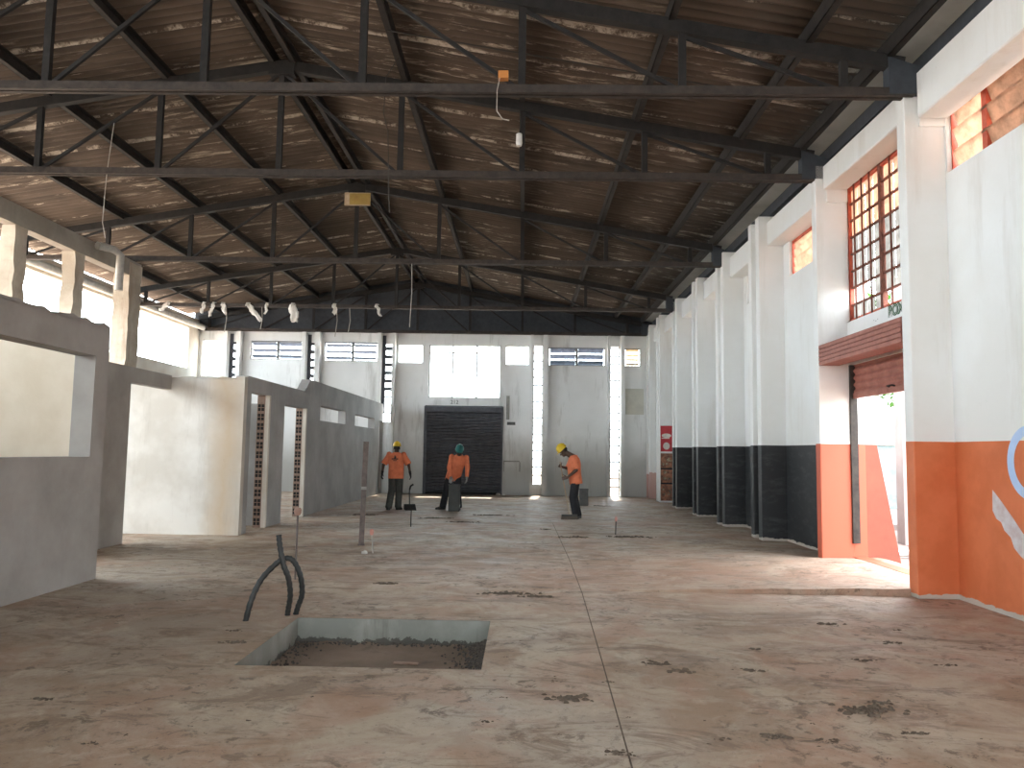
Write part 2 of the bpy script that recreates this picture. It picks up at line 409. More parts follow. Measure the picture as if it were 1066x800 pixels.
nx, ny = 26, 22; vs = []
for j in range(ny+1):
    for i in range(nx+1):
        x = px0+(px1-px0)*i/nx; y = py0+(py1-py0)*j/ny
        edge = min(i, nx-i, j, ny-j)
        vs.append((x, y, -pd+.012*R.random()+(.035 if edge < 2 else 0)*R.random()))
MB().add(vs, [(j*(nx+1)+i, j*(nx+1)+i+1, (j+1)*(nx+1)+i+1, (j+1)*(nx+1)+i) for j in range(ny) for i in range(nx)], 0, True).build('pit_bed', M['soil'], floor, 'brown soil bed at the bottom of the pit')
jb = MB()
pts = [(.56, 1.0), (.58, 4.1), (.63, 6.0), (.70, 9.0), (.72, 11.5), (.70, 17.6)]
for (xa, ya), (xb, yb) in zip(pts, pts[1:]):
    jb.add([(xa-.005, ya, .0015), (xa+.005, ya, .0015), (xb+.005, yb, .0015), (xb-.005, yb, .0015)], [(0,1,2,3)])
jb.build('joint_line', M['clump'], floor, 'thin dark expansion joint running down the floor')

# ---- threshold slab at the side door
rb = MB()
n = 24; top = []; bot = []
for i in range(n+1):
    x = .9+(5.35-.9)*i/n; z = .10*(i/n)**.8+.002
    top.append((x, z))
for (xa, za), (xb, zb) in zip(top, top[1:]):
    ya, yb_ = 9.18+.02*math.sin(xa*7), 9.18+.02*math.sin(xb*7)
    rb.add([(xa, ya, za), (xb, yb_, zb), (xb, 11.6, zb), (xa, 11.6, za)], [(0,1,2,3)])
    rb.add([(xa, 11.6, za), (xb, 11.6, zb), (xb, 13.6, .001), (xa, 13.6, .001)], [(0,1,2,3)])
    rb.add([(xa, ya, 0), (xb, yb_, 0), (xb, yb_, zb), (xa, ya, za)], [(0,1,2,3)])
S(rb.build('floor_slab', M['floor']), 'slightly raised concrete slab sloping in from the open side door', 'slab')

# ---- right wall
holes = [(9.3, 11.86, .1, 2.98), (9.3, 11.86, 3.64, 5.74), (6.2, 8.98, 4.95, 5.72), (2.6, 5.6, 4.95, 5.72), (12.1, 14.42, 4.95, 5.62)]
for a in (15.6, 18.35, 21.0, 23.7): holes.append((a, a+1.6, 4.95, 5.6))
wr = S(fixn(holes_wall(YF, YB, 0, 6.35, holes, XR, XR+.22, 0).build('wall_right', M['right'])), 'white right wall with orange and black painted dado', 'wall')
gb = MB()
ring = [(7.70+.36*math.cos(a), 1.56+.37*math.sin(a)) for a in [k*2*PI/40 for k in range(40)]]
ring2 = [(7.68+.27*math.cos(a), 1.56+.28*math.sin(a)) for a in [k*2*PI/40 for k in range(40)]]
gb.add([(XR-.004, y, z) for y, z in ring]+[(XR-.004, y, z) for y, z in ring2], [(k, (k+1) % 40, 40+(k+1) % 40, 40+k) for k in range(40)])
gb.build('graffiti', M['paintb'], wr, 'light blue painted ring on the orange dado')
st_ = [(8.33, 1.27), (8.2, 1.17), (8.0, 1.0), (7.85, .86), (7.6, .80), (7.2, .86), (7.2, .62), (7.6, .52), (7.8, .58), (7.9, .63), (8.0, .70), (8.05, .80), (8.15, .86), (8.2, .94), (8.28, .97), (8.34, 1.05)]
MB().add([(XR-.004, y, z) for y, z in st_], [tuple(range(len(st_)))]).build('graffiti', M['paintw'], wr, 'pale whitewash stroke on the orange dado')

def pillar_right(y0, y1, label, pair=True):
    mb = MB()
    if pair:
        mb.box(XP, XR+.02, y0, y0+.22, 0, 6.2); mb.box(XP+.10, XR+.02, y0+.22, y1-.18, 0, 6.12); mb.box(XP, XR+.02, y1-.18, y1, 0, 6.2)
    else:
        mb.box(XP, XR+.02, y0, y1, 0, 6.12)
        mb.box(XP+.16, XR+.02, y0-.03, y0, 5.52, 5.98); mb.box(XP+.02, XR, y0-.045, y0, 5.38, 5.5) if False else None
    o = mb.build('pillar', M['right']); bev = o.modifiers.new('bevel', 'BEVEL'); bev.width = .012; bev.segments = 2
    return S(o, label, 'pillar')
pillar_right(9.02, 9.22, 'white fin pillar with orange base on the near side of the open side door', False)
pillar_right(11.84, 12.02, 'white fin pillar with bright orange base on the far side of the open side door', False)
for y0, lab in ((14.75, 'white and black twin-fin pillar, first one past the side door'), (17.45, 'white and black twin-fin pillar, second one past the side door'),
                (20.05, 'white and black twin-fin pillar, third one past the side door'), (22.8, 'white and black twin-fin pillar, fourth one past the side door'),
                (25.6, 'white twin-fin pillar carrying the red food posters'), (27.7, 'white twin-fin pillar with reddish foot in the far right corner')):
    pillar_right(y0, y0+.7, lab)
# eave beam of the right wall, above the windows
eb = MB(); eb.box(4.62, XR+.01, YF, 8.95, 5.6, 6.16); eb.box(4.62, XR+.01, 9.24, 11.84, 5.72, 6.1)
eb.box(4.66, XR+.01, 12.02, 14.75, 5.62, 6.08)
for a, b in ((15.45, 17.45), (18.15, 20.05), (20.75, 22.8), (23.5, 25.6), (26.3, 27.7)): eb.box(4.66, XR+.01, a, b, 5.6, 6.08)
o = eb.build('beam', M['right']); bv = o.modifiers.new('bevel', 'BEVEL'); bv.width = .015
S(o, 'chipped white eave beam along the top of the right wall', 'beam')
lb = MB(); lb.box(4.95, XR+.02, 9.24, 11.84, 3.40, 3.64)
lint = S(lb.build('lintel', M['right']), 'white lintel strip between side shutter and barred window', 'lintel')
def text(body, size, loc, m, parent, ext=.003, off=0, rot=None, name='lettering'):
    cu = bpy.data.curves.new(name, 'FONT'); cu.body = body; cu.size = size; cu.extrude = ext; cu.offset = off; cu.align_x = 'LEFT'
    ob = bpy.data.objects.new(name, cu); C.objects.link(ob); ob.data.materials.append(m); ob.location = loc
    ob.rotation_euler = rot or (PI/2, 0, -PI/2); ob.parent = parent; return ob
text('BOX', .20, (4.946, 10.50, 3.492), M['green'], lint, .002, .011)
text('BOX', .20, (4.942, 10.50, 3.492), M['posterw'], lint, .002, -.007)
text('- .. -', .09, (4.946, 10.95, 3.50), M['sgrey'], lint, .002)

# ---- back wall
fins = [(-11.05, -10.93), (-10.58, -10.44), (-8.17, -8.02), (-7.69, -7.5), (-5.37, -5.24), (-4.83, -4.72), (.25, .36), (.71, .88), (3.07, 3.18), (3.55, 3.68)]
slits = [(-10.93, -10.58, 1.2), (-8.02, -7.69, 1.2), (-5.24, -4.83, 2.6), (.36, .71, .40), (3.18, 3.55, .02)]
wins = [(-11.97, -11.12, 4.2, 5.58), (-10.17, -8.22, 4.86, 5.56), (-7.41, -5.42, 4.83, 5.54), (-4.65, -3.74, 4.79, 5.50), (-3.52, -.84, 3.51, 5.5),
        (-.67, .19, 4.77, 5.5), (.92, 3.0, 4.77, 5.45), (3.72, 4.3, 4.77, 5.45)]
hb = [(a, b, z, 5.5) for a, b, z in slits]+list(wins)+[(-3.57, -.78, -1, 3.2)]
wb = S(fixn(holes_wall(XL-.2, XR+.22, 0, 5.95, hb, YB, YB+.22, 1).build('wall_back', M['back'])), 'grimy white back wall with windows and vertical slits', 'wall')
MB().box(3.75, 4.42, YB-.004, YB+.01, 3.0, 3.95).build('paint_patch', M['patch'], wb, 'faint yellowish paint patch on the right end of the back wall')
hm = MB(); hm.box(-.70, -.10, YB-.012, YB, 1.20, 1.25); hm.box(-.70, -.66, YB-.012, YB, .85, 1.2); hm.box(-.12, -.07, YB-.012, YB, .85, 1.2)
hm.build('hatch_trim', M['sgrey'], wb, 'dark outline of a small hatch low on the back wall')
text('212', .20, (-2.68, YB-.006, 3.30), M['sgrey'], wb, .002, .004, (PI/2, 0, 0))
side = ['left', 'right']
where = ['leftmost slit', 'leftmost slit', 'second slit from the left', 'second slit from the left', 'slit beside the dark roller door', 'slit beside the dark roller door',
         'slit behind the stooping worker', 'slit behind the stooping worker', 'floor-length slit on the right', 'floor-length slit on the right']
for i, (a, b) in enumerate(fins):
    o = MB().box(a, b, YB-.32, YB+.02, 0, 5.86).build('pillar', M['back'])
    S(o, f'slim white back-wall fin on the {side[i % 2]} of the {where[i]}', 'pillar')

# gable above the back wall
gp = [(XL-.2, 5.93), (XR+.2, 5.93), (XR+.2, ztop(XR+.2)+.27), (RIDGE, 7.71+.27), (XL-.2, ztop(XL-.2)+.27)]
S(MB().prism(gp, 1, YB-.02, YB+.1).build('wall_gable', M['gable']), 'soot-dark sheeted gable above the back wall', 'wall')

# ---- left wall
wl = holes_wall(YF, YB, 0, 6.3, [(-2, 5.5, 2.4, 5.86), (5.9, 9.0, 2.4, 5.86), (9.4, 13, 1.0, 5.86), (13.4, 17.4, 1.0, 5.86), (17.8, 22.8, 4.3, 5.86), (23.1, 27.6, 4.4, 5.86)], XL-.22, XL, 0)
S(fixn(wl.build('wall_left', M['lwhite'])), 'white left wall with wide bright openings under the eave', 'wall')
gu = MB(); gu.tube([(XL+.24, 6, 5.98), (XL+.24, YB-.1, 5.98)], .11, 12)
tag(gu.build('eave_pipe', M['pvc']), 'long white pipe running under the left eave', 'pipe')

# ---- unseen front wall, its gateway shaped to control the light from behind
S(fixn(holes_wall(XL-.2, XR+.22, 0, 6.3, [(-.6, 3.6, -1, 2.6)], YF-.2, YF, 1).build('wall_front', M['lwhite'])), 'white front wall behind the camera, its gateway shaped to control the light', 'wall')

# ---- ceiling
def ceil():
    mb = MB(); off = .295; per = .177; k = 8; N = int((YB+.1-YF)/per*k); xs = [XL-.5, -9.5, -7, -5.4, RIDGE, -2.4, 0, 2.2, 4.6]
    vs = []
    for j in range(N+1):
        y = YF+j*per/k
        for x in xs: vs.append((x, y, ztop(x)+off+.032*math.sin(2*PI*j/k)))
    m = len(xs)
    mb.add(vs, [(j*m+i, j*m+i+1, (j+1)*m+i+1, (j+1)*m+i) for j in range(N) for i in range(m-1)], 0, True)
    return mb
o = ceil().build('ceiling', M['roof']); sm = o.modifiers.new('solid', 'SOLIDIFY'); sm.thickness = .008; sm.offset = 1
S(o, 'sooty corrugated sheet roof with pale flaking streaks', 'ceiling')
ev = MB(); ev.prism([(4.39, ztop(4.39)+.17), (4.72, ztop(4.72)+.17), (4.72, ztop(4.72)+.2), (4.39, ztop(4.39)+.2)], 1, YF, YB)
S(ev.build('ceiling_panel', M['eave']), 'smooth grey eave strip along the right edge of the roof', 'panel')
ev = MB(); ev.box(4.72, 5.3, YF, YB, 6.22, 6.52)  # plain dark box along the gap above the right wall
S(ev.build('beam', M['gable']), 'dark eave gutter beam above the right wall', 'beam')

S(MB().prism([(5.19, 6.42), (5.75, 6.32), (5.75, 6.36), (5.19, 6.46)], 1, YF, YB).build('sky_block_overhang', M['roof']), 'added eave overhang outside the right wall, cutting sky light', 'roof')  # unseen overhang added to cut sky light at the side door
# ---- left inner concrete beam and columns
S(MB().box(-9.32, -9.08, 6, 17.95, 5.50, 5.86).build('beam', M['concrete']), 'raw concrete beam carried by stripped columns on the left', 'beam')
def rough_column(x0, x1, y0, y1, z1, label, mat):
    mb = MB(); rings = []; nz = 26
    for i in range(nz+1):
        z = z1*i/nz; j = lambda: R.uniform(-.018, .018)
        rings.append([(x0+j(), y0+j(), z), (x1+j(), y0+j(), z), (x1+j(), (y0+y1)/2+j(), z), (x1+j(), y1+j(), z), (x0+j(), y1+j(), z)])
    return S(mb.loft(rings, 0, False).build('column', mat), label, 'column')
rough_column(-9.36, -9.1, 13.45, 13.78, 5.5, 'stripped masonry column under the beam, nearest of three', M['broken'])
rough_column(-9.36, -9.1, 15.3, 15.65, 5.5, 'stripped masonry column under the beam, middle of three', M['broken'])
rough_column(-9.42, -9.06, 17.4, 17.95, 5.8, 'wide patchy column ending the concrete beam on the left', M['broken'])

# ---- partitions
def ragged_top(mb, axis, t0, t1, u0, u1, z, amp, step=.12):
    u = u0; pts = []
    while u < u1: pts.append((u, z+R.uniform(0, amp))); u += step*R.uniform(.6, 1.5)
    pts.append((u1, z+R.uniform(0, amp)))
    poly = [(u0, z-.01)]+pts+[(u1, z-.01)]
    return mb.prism(poly, axis, t0, t1)
mb = holes_wall(2.5, 9.41, 0, 3.02, [(5.2, 9.12, 1.46, 2.66)], -5.35, -5.1, 0)
pw = fixn(mb.build('partition_wall', M['plaster'])); rt = MB(); ragged_top(rt, 0, -5.35, -5.1, 2.5, 9.41, 3.02, .06); rt.build('ragged_edge', M['plaster'], pw)
S(pw, 'grey plastered partition with a long serving hatch, nearest on the left', 'partition')
S(MB().box(-9.0, -5.35, 9.16, 9.36, 0, 2.98).build('partition_wall', M['cream']), 'cream cross wall seen through the serving hatch', 'partition')
S(MB().box(-9.0, -8.85, 2.5, 9.2, 0, 3.0).build('partition_wall', M['cream']), 'cream wall at the back of the hatch room', 'partition')
S(fixn(holes_wall(11.0, 14.2, 0, 2.9, [(12.73, 14.3, -1, 2.64)], -6.66, -6.5, 0).build('partition_wall', M['plaster'])), 'short grey partition with a doorway and lintel behind the near partition', 'partition')
fw = MB().box(-9.0, -5.14, 14.2, 14.36, 0, 2.86); ragged_top(fw, 1, 14.2, 14.36, -9.0, -5.14, 2.86, .04)
S(fw.build('partition_wall', M['ochre']), 'pale stained partition facing the hall with ochre right edge', 'partition')
sw = holes_wall(14.36, 18.6, 0, 2.93, [(14.58, 15.62, -1, 2.65), (16.65, 18.3, -1, 2.53)], -5.36, -5.14, 0)
holes_wall(18.6, YB, 0, 3.25, [(19.6, 22.42, 2.3, 2.68), (23.7, 26.8, 2.3, 2.66), (27.62, 28.4, -1, 2.62)], -5.36, -5.14, 0, mb=sw)
side_w = fixn(sw.build('partition_wall', M['sidewall']))
S(side_w, 'long grey rendered partition with two doorways and two high slots', 'partition')
def jamb(y, z1):
    mb = MB(); mb.box(-5.37, -5.215, y-.02, y+.08, 0, z1, 0); mb.box(-5.215, -5.13, y-.014, y+.08, 0, z1, 2)
    z = .04
    while z+.17 < z1:
        for x in (-5.355, -5.285):
            for dz in (.012, .085): mb.box(x, x+.055, y-.024, y-.0195, z+dz, z+dz+.06, 1)
        z += .19
    mb.build('block_jamb', [M['brick'], M['hole'], M['lwhite']], side_w, 'door jamb of exposed hollow clay blocks')
jamb(15.62, 2.65); jamb(18.3, 2.53)
mb = MB(); rl = [(18.1, 2.9), (18.2, 2.99), (18.3, 3.02), (18.42, 3.12), (18.5, 3.16), (18.62, 3.25), (18.62, 2.9)]
mb.prism(rl, 0, -5.36, -5.14).build('ragged_edge', M['sidewall'], side_w)
S(MB().box(-9.0, -5.36, 16.0, 16.12, 0, 2.5).build('partition_wall', M['sidewall']), 'grey wall between the two small doorways', 'partition')

# ================================================================== WINDOWS AND DOORS
wn = [0]
def win(label, loc=(0,0,0)):
    wn[0] += 1
    return tag(empty(f'window_{wn[0]}', loc), label, 'window', None, 'structure')
# barred grid window over the side door: plane X = 5.05
g = win('tall red barred grid window above the side shutter')
y0, y1, z0, z1 = 9.30, 11.86, 3.64, 5.74
fr = MB(); x = 5.03
for a, b, c, d in ((y0, y1, z1-.05, z1), (y0, y1, z0, z0+.05)): fr.box(x-.03, x+.03, a, b, c, d)
for yy in (y0, y1-.05): fr.box(x-.03, x+.03, yy, yy+.05, z0, z1)
fr.build('window_frame', M['redframe'], g)
bb = MB(); bb.box(x-.035, x+.035, 10.74, 10.82, z0, z1); NR = 8
for k in range(1, NR): bb.box(x-.02, x+.02, y0, y1, z0+(z1-z0)*k/NR-.013, z0+(z1-z0)*k/NR+.013)
for c in [11.86-1.04*k/4 for k in (1, 2, 3)]+[10.74-1.44*k/5 for k in (1, 2, 3, 4)]: bb.box(x-.05, x-.03, c-.011, c+.011, z0, z1)
bb.build('window_bars', M['rustbar'], g)
pn = [MB(), MB()]
for k in range(NR):
    za, zb = z0+(z1-z0)*k/NR, z0+(z1-z0)*(k+1)/NR
    for a, b in [(11.86-1.04*(i+1)/4, 11.86-1.04*i/4) for i in range(4)]+[(10.74-1.44*(i+1)/5, 10.74-1.44*i/5) for i in range(5)]:
        right = b < 10.8
        if (k == 1 and not right and b > 11.3) or (k == 0 and right): continue
        pn[0 if k >= 5 - (0 if right else 0) else 1].box(x+.012, x+.018, a+.012, b-.012, za+.014, zb-.014)
pn[0].build('pane', M['frost'], g, 'cream upper panes'); pn[1].build('pane', M['frost2'], g, 'dusty grey lower panes')

def louvre(label, ya, yb, za, zb, splits, nb, x=5.06, tilt=.5, mat='frost', frame='redframe', axis=0, gap=.004):
    g = win(label)
    fr = MB(); bl = MB(); t = .045
    def bx(mb, u0, u1, w0, w1, c0, c1):
        if axis == 0: mb.box(w0, w1, u0, u1, c0, c1)
        else: mb.box(u0, u1, w0, w1, c0, c1)
    bx(fr, ya, yb, x-.035, x+.035, zb-t, zb); bx(fr, ya, yb, x-.035, x+.035, za, za+t*.7)
    cuts = [ya]+list(splits)+[yb]
    for i, c in enumerate(cuts):
        d = t if 0 < i < len(cuts)-1 else t/2
        a = max(ya, c-d); b = min(yb, c+d); bx(fr, a, b, x-.035, x+.035, za, zb)
    fr.build('window_frame', M[frame], g)
    h = (zb-za)/nb
    for a, b in zip(cuts, cuts[1:]):
        for k in range(nb):
            zc = za+h*(k+.5); dz = h*.5*math.cos(tilt); dx = h*.5*math.sin(tilt)
            A, B = a+t+gap, b-t-gap
            q = []
            for u in (A, B):
                for s_ in (-1, 1):
                    for e in (-.003, .003):
                        q.append(((x-s_*dx+e, u, zc+s_*dz) if axis == 0 else (u, x-s_*dx+e, zc+s_*dz)))
            bl.add(q, [(0,1,3,2), (4,6,7,5), (0,4,5,1), (2,3,7,6), (0,2,6,4), (1,5,7,3)])
    bl.build('louvre_blade', M[mat], g)
    return g
louvre('red framed louvre window of pinkish glass at the upper right edge', 6.2, 8.98, 4.95, 5.72, (8.32, 7.3), 3, tilt=.32)
louvre('red louvre window of the right wall nearest the camera', 2.6, 5.6, 4.95, 5.72, (4.1,), 3, tilt=.32)
louvre('small red louvre window between the door pillar and the first black pillar', 12.1, 14.42, 4.95, 5.62, (13.2,), 4, tilt=.2)
for a, l in ((15.6, 'first'), (18.35, 'second'), (21.0, 'third'), (23.7, 'fourth')):
    louvre(f'rusty louvre window high in the {l} bay past the twin-fin pillars', a, a+1.6, 4.95, 5.6, (a+.8,), 4, frame='rustbar', mat='frost2', tilt=.5)
# back wall
yb_ = YB+.1
louvre('bright window at the far left end of the back wall', -11.97, -11.12, 4.2, 5.58, (), 4, yb_, 1.0, 'clear', 'whiteframe', 1)
louvre('wide louvre window, leftmost of the two above the long partition', -10.17, -8.22, 4.86, 5.56, (-9.15,), 3, yb_, 1.1, 'blueglass', 'greyframe', 1)
louvre('wide louvre window above the high slots of the partition', -7.41, -5.42, 4.83, 5.54, (-6.36,), 3, yb_, 1.2, 'blueglass', 'greyframe', 1)
louvre('small bright window left of the big glazing over the dark door', -4.65, -3.74, 4.79, 5.50, (), 3, yb_, 1.35, 'clear', 'whiteframe', 1)
louvre('small bright window right of the big glazing over the dark door', -.67, .19, 4.77, 5.50, (), 3, yb_, 1.35, 'clear', 'whiteframe', 1)
louvre('wide louvre window of blue-grey and tan blades above the stooping worker', .92, 3.0, 4.77, 5.45, (1.96,), 3, yb_, .8, 'blueglass', 'greyframe', 1)
louvre('narrow louvre window at the right end of the back wall', 3.72, 4.3, 4.77, 5.45, (), 4, yb_, 1.1, 'tan', 'greyframe', 1)
for (a, b, z), l in zip(slits, ('leftmost', 'second from left', 'beside dark door', 'behind stooping worker', 'floor-length right')):
    g = win(f'tall bright slit window in the back wall, {l}')
    fr = MB(); fr.box(a, a+.03, YB+.06, YB+.12, z, 5.5); fr.box(b-.03, b, YB+.06, YB+.12, z, 5.5)
    k = z+.3
    while k < 5.5:
        fr.box(a, b, YB+.07, YB+.10, k, k+.055); k += .30
    fr.build('window_frame', M['greyframe'], g)
    if l in ('beside dark door', 'second from left', 'leftmost'):
        bk = MB(); k = 3.75 if l == 'beside dark door' else 3.9
        while k < 5.4: bk.box(a+.12, b-.02, YB+.02, YB+.06, k, k+.13); k += .30
        bk.box(a-.0, a+.13, YB-.02, YB+.05, 2.9, 5.8)
        bk.build('board_infill', M['darkdoor'], g, 'dark boards left across the slit')
# big glazing
g = win('large blown-out three-part glazing above the dark roller door')
fr = MB(); a, b, z0, z1 = -3.52, -.84, 3.51, 5.5
fr.box(a, b, yb_-.03, yb_+.03, z0, z0+.05); fr.box(a, b, yb_-.03, yb_+.03, z1-.05, z1)
for u in (a, a+(b-a)/3-.03, a+2*(b-a)/3-.03, b-.05): fr.box(u, u+.06, yb_-.03, yb_+.03, z0, z1)
fr.box(a, b, yb_-.02, yb_+.02, 5.18, 5.23)
fr.build('window_frame', M['whiteframe'], g)
MB().box(a+.04, b-.04, yb_-.004, yb_+.004, z0+.05, z1-.05).build('pane', M['clear'], g)

# dark roller door in the back wall
d = tag(empty('door_1', (-2.17, YB, 0)), 'dark closed slatted roller door in the back wall', 'door', None, 'structure')
vs = []; N = 200
for j in range(N+1):
    z = 3.14*j/N; y = .02+.018*math.cos(2*PI*z/.1)
    vs += [(-1.38, y, z), (1.38, y, z)]
MB().add(vs, [(2*j, 2*j+1, 2*j+3, 2*j+2) for j in range(N)], 0, True).build('slat_curtain', M['darkdoor'], d)
gr = MB(); gr.box(-1.46, -1.36, -.06, .06, 0, 3.2); gr.build('guide_rail', M['darkdoor'], d)
gr = MB(); gr.box(1.36, 1.44, -.06, .06, 0, 3.2); gr.build('guide_rail', M['darkdoor'], d)
MB().box(-1.38, 1.38, -.04, .0, 0, .08).build('bottom_bar', M['steel'], d)
pr_ = [(-.12, 3.0), (-.12, 3.18), (.06, 3.26), (.06, 3.0)]
MB().prism(pr_, 0, -1.44, 1.42).build('roller_housing', M['darkdoor'], d)
tag(MB().box(-.62, -.50, YB-.05, YB, 2.75, 3.62).build('cable_duct', M['sgrey']), 'short vertical grey duct right of the dark roller door', 'duct')
tag(MB().box(-.58, -.28, YB-.05, YB, 2.55, 2.66).build('meter_box', M['bin']), 'small dark box on the wall below the short duct', 'box')

# side shutter
d = tag(empty('door_2', (0, 0, 0)), 'brown-red roller shutter half raised over the side doorway', 'door', None, 'structure')
prof = []
for k in range(5):
    z = 2.97+.062*k; prof += [(4.50, z), (4.50, z+.05), (4.515, z+.059)]
prof += [(4.53, 3.28), (4.82, 3.35), (4.99, 3.39), (4.99, 3.15), (4.80, 2.97)]
MB().prism([(p[0], p[1]) for p in prof], 1, 9.25, 11.83).build('roller_housing', M['shutter'], d)
sc = MB(); vs = []; N = 90
for j in range(N+1):
    z = 2.54+.62*j/N; vs += [(5.02+.014*math.cos(2*PI*z/.105), 9.30, z), (5.02+.014*math.cos(2*PI*z/.105), 11.84, z)]
sc.add(vs, [(2*j, 2*j+1, 2*j+3, 2*j+2) for j in range(N)], 0, True)
sc.add([(p[0]+.012, p[1], p[2]) for p in vs], [(2*j, 2*j+2, 2*j+3, 2*j+1) for j in range(N)], 0, True)
sc.build('slat_curtain', M['shutter'], d)
MB().box(4.995, 5.05, 9.3, 11.84, 2.47, 2.55).build('bottom_bar', M['shutter'], d)
for yy in (9.25, 11.80): MB().box(4.955, 5.06, yy, yy+.04, .3, 2.98).build('guide_rail', M['chord'], d)
hd = MB(); hd.tube([(4.985, 10.6, 2.55), (4.95, 10.6, 2.56), (4.95, 10.45, 2.56), (4.985, 10.45, 2.55)], .012, 8).build('handle', M['steel'], d)

# ================================================================== TRUSSES AND PURLINS
def truss():
    t = empty('roof_truss')
    zc = 5.93; xl, xr = XL+.05, 4.6
    mb = MB()
    for s_ in (-1, 1): mb.box(xl, xr, s_*.045-.028, s_*.045+.028, zc-.05, zc+.05)
    mb.build('bottom_chord', M['chord'], t)
    for a, b in ((xl, RIDGE), (RIDGE, xr-.1)):
        MB().bar((a, 0, ztop(a)), (b, 0, ztop(b)), .12, .16).build('top_chord', M['steel'], t)
    xs = [RIDGE+1.93*k for k in range(-4, 5)]
    for x in xs: MB().box(x-.044, x+.044, -.035, .035, zc, ztop(x)-.05).build('post', M['steel'], t)
    for i in range(8):
        a, b = (xs[i], xs[i+1]) if xs[i+1] <= RIDGE+.01 else (xs[i+1], xs[i])
        MB().bar((a+(.08 if a < b else -.08), 0, zc+.05), (b, 0, ztop(b)-.1), .04, .045).build('diagonal', M['steel'], t)
    a, b = 3.79, 3.2
    MB().prism([(4.30, 5.9), (4.72, 5.9), (4.72, 6.22), (4.30, 6.36)], 1, -.08, .08).build('end_plate', M['gable'], t)
    MB().prism([(RIDGE-.2, ztop(RIDGE)-.17), (RIDGE+.2, ztop(RIDGE)-.17), (RIDGE+.2, ztop(RIDGE)+.02), (RIDGE, ztop(RIDGE)+.06), (RIDGE-.2, ztop(RIDGE)+.02)], 1, -.075, .075).build('gusset_plate', M['steel'], t)
    return t
def copy_tree(o, parent=None):
    c = o.copy(); C.objects.link(c)
    if parent: c.parent = parent
    for ch in list(o.children): copy_tree(ch, c)
    return c
t1 = truss(); TY = [9.02, 11.92, 17.6, 23.4, 28.3]
TL = ['sooty steel roof truss nearest the camera, ending at the orange-based near door pillar', 'sooty steel roof truss, second from the camera, ending at the far door pillar',
      'sooty steel roof truss with a yellow board hung at its peak', 'sooty steel roof truss with white rags caught on its lower chord', 'sooty steel roof truss against the dark gable at the back']
for i, y in enumerate(TY):
    o = t1 if i == 0 else copy_tree(t1)
    o.location = (0, y, 0); tag(o, TL[i], 'truss', 'roof trusses across the hall')
def purlin(x, label):
    z = ztop(x)+.15; mb = MB(); y0, y1 = YF, YB-.05
    mb.box(x-.035, x-.025, y0, y1, z-.1, z+.1); mb.box(x-.035, x+.055, y0, y1, z-.1, z-.09); mb.box(x-.035, x+.055, y0, y1, z+.09, z+.1)
    mb.box(x+.047, x+.055, y0, y1, z-.095, z-.06)
    tag(mb.build('purlin', M['chordlight']), label, 'purlin', 'purlins under the roof sheets')
for k, x in enumerate((-5.8, -7.65, -9.4, -11.2)):
    purlin(x, f'long sooty purlin on the left roof slope, {["first","second","third","fourth"][k]} down from the ridge')
for k, x in enumerate((-1.96, -.09, 1.72, 3.36, 4.32)):
    purlin(x, f'long sooty purlin on the right roof slope, {["first","second","third","fourth","lowest"][k]} from the ridge')
purlin(RIDGE-.17, 'left one of the paired ridge purlins'); purlin(RIDGE+.17, 'right one of the paired ridge purlins')
tag(MB().tube([(x, 10.3, ztop(x)+.024) for x in (-1.96, -.09, 1.72, 3.36)], .012, 6).build('sag_rod', M['dwire']), 'thin dark sag rod between right purlins near the second truss', 'rod')

# ================================================================== THINGS UNDER THE ROOF
def wire(pts, r, m, label, cat='wire', name='hanging_wire', group=None):
    return tag(MB().tube(pts, r, 6).build(name, m), label, cat, group)
wire([(-1.94, 11.1, 7.42), (-2.1, 11.05, 7.1), (-2.1, 10.95, 6.5), (-2.02, 10.9, 6.2), (-1.98, 10.9, 5.2), (-1.96, 10.9, 5.0)], .008, M['dwire'], 'dark cable looping down beside the first purlin right of the ridge')
wire([(-2.62, 17.62, 5.9), (-2.6, 17.6, 5.2), (-2.63, 17.6, 4.4)], .010, M['wire'], 'long pale wire hanging from the third truss near the middle')
wire([(-6.6, 11.92, 6.78), (-6.66, 11.90, 5.9), (-6.68, 11.9, 5.1), (-6.62, 11.9, 4.85)], .006, M['wire'], 'thin pale wire hanging at left from the second truss')
for i, (x, z, l) in enumerate(((-9.15, 5.1, 'leftmost'), (-8.05, 5.2, 'second'), (-5.75, 5.0, 'third'), (-5.35, 5.15, 'fourth'))):
    wire([(x, 23.4, 5.88), (x+.03, 23.4, 5.5), (x-.02, 23.4, z)], .012, M['wire'], f'{l} short pale wire dangling from the rag-hung truss chord', group='wires dangling from the far truss')
def rag(x0, x1, z1, w_, label, seed):
    r = random.Random(seed); n = 12; y = 23.318; front, back = [], []
    for i in range(n+1):
        t = i/n; z = 5.97+(z1-5.97)*t; ww = w_*(.45+.55*math.sin(PI*(.15+.75*t)))*r.uniform(.75, 1.2); cx = x0+(x1-x0)*t+.02*math.sin(t*9+seed)
        a = [(cx-ww/2+ww*k/4, y-.018*math.sin(k*1.9+t*6+seed)-.02*t-.012, z+r.uniform(-.02, .02)) for k in range(5)]
        b = [(p[0], p[1]+.010+.01*r.random(), p[2]) for p in a][::-1]
        front.append(a+b)
    m = MB().loft(front)
    m.tube([(x0-.05, 23.30, 5.9), (x0-.02, 23.31, 5.985), (x0+.03, 23.40, 5.995), (x0+.05, 23.40, 5.98)], [.03, .035, .03, .02], 8)
    tag(m.build('hanging_rag', M['rag']), label, 'rag', 'white rags caught on the far truss chord')
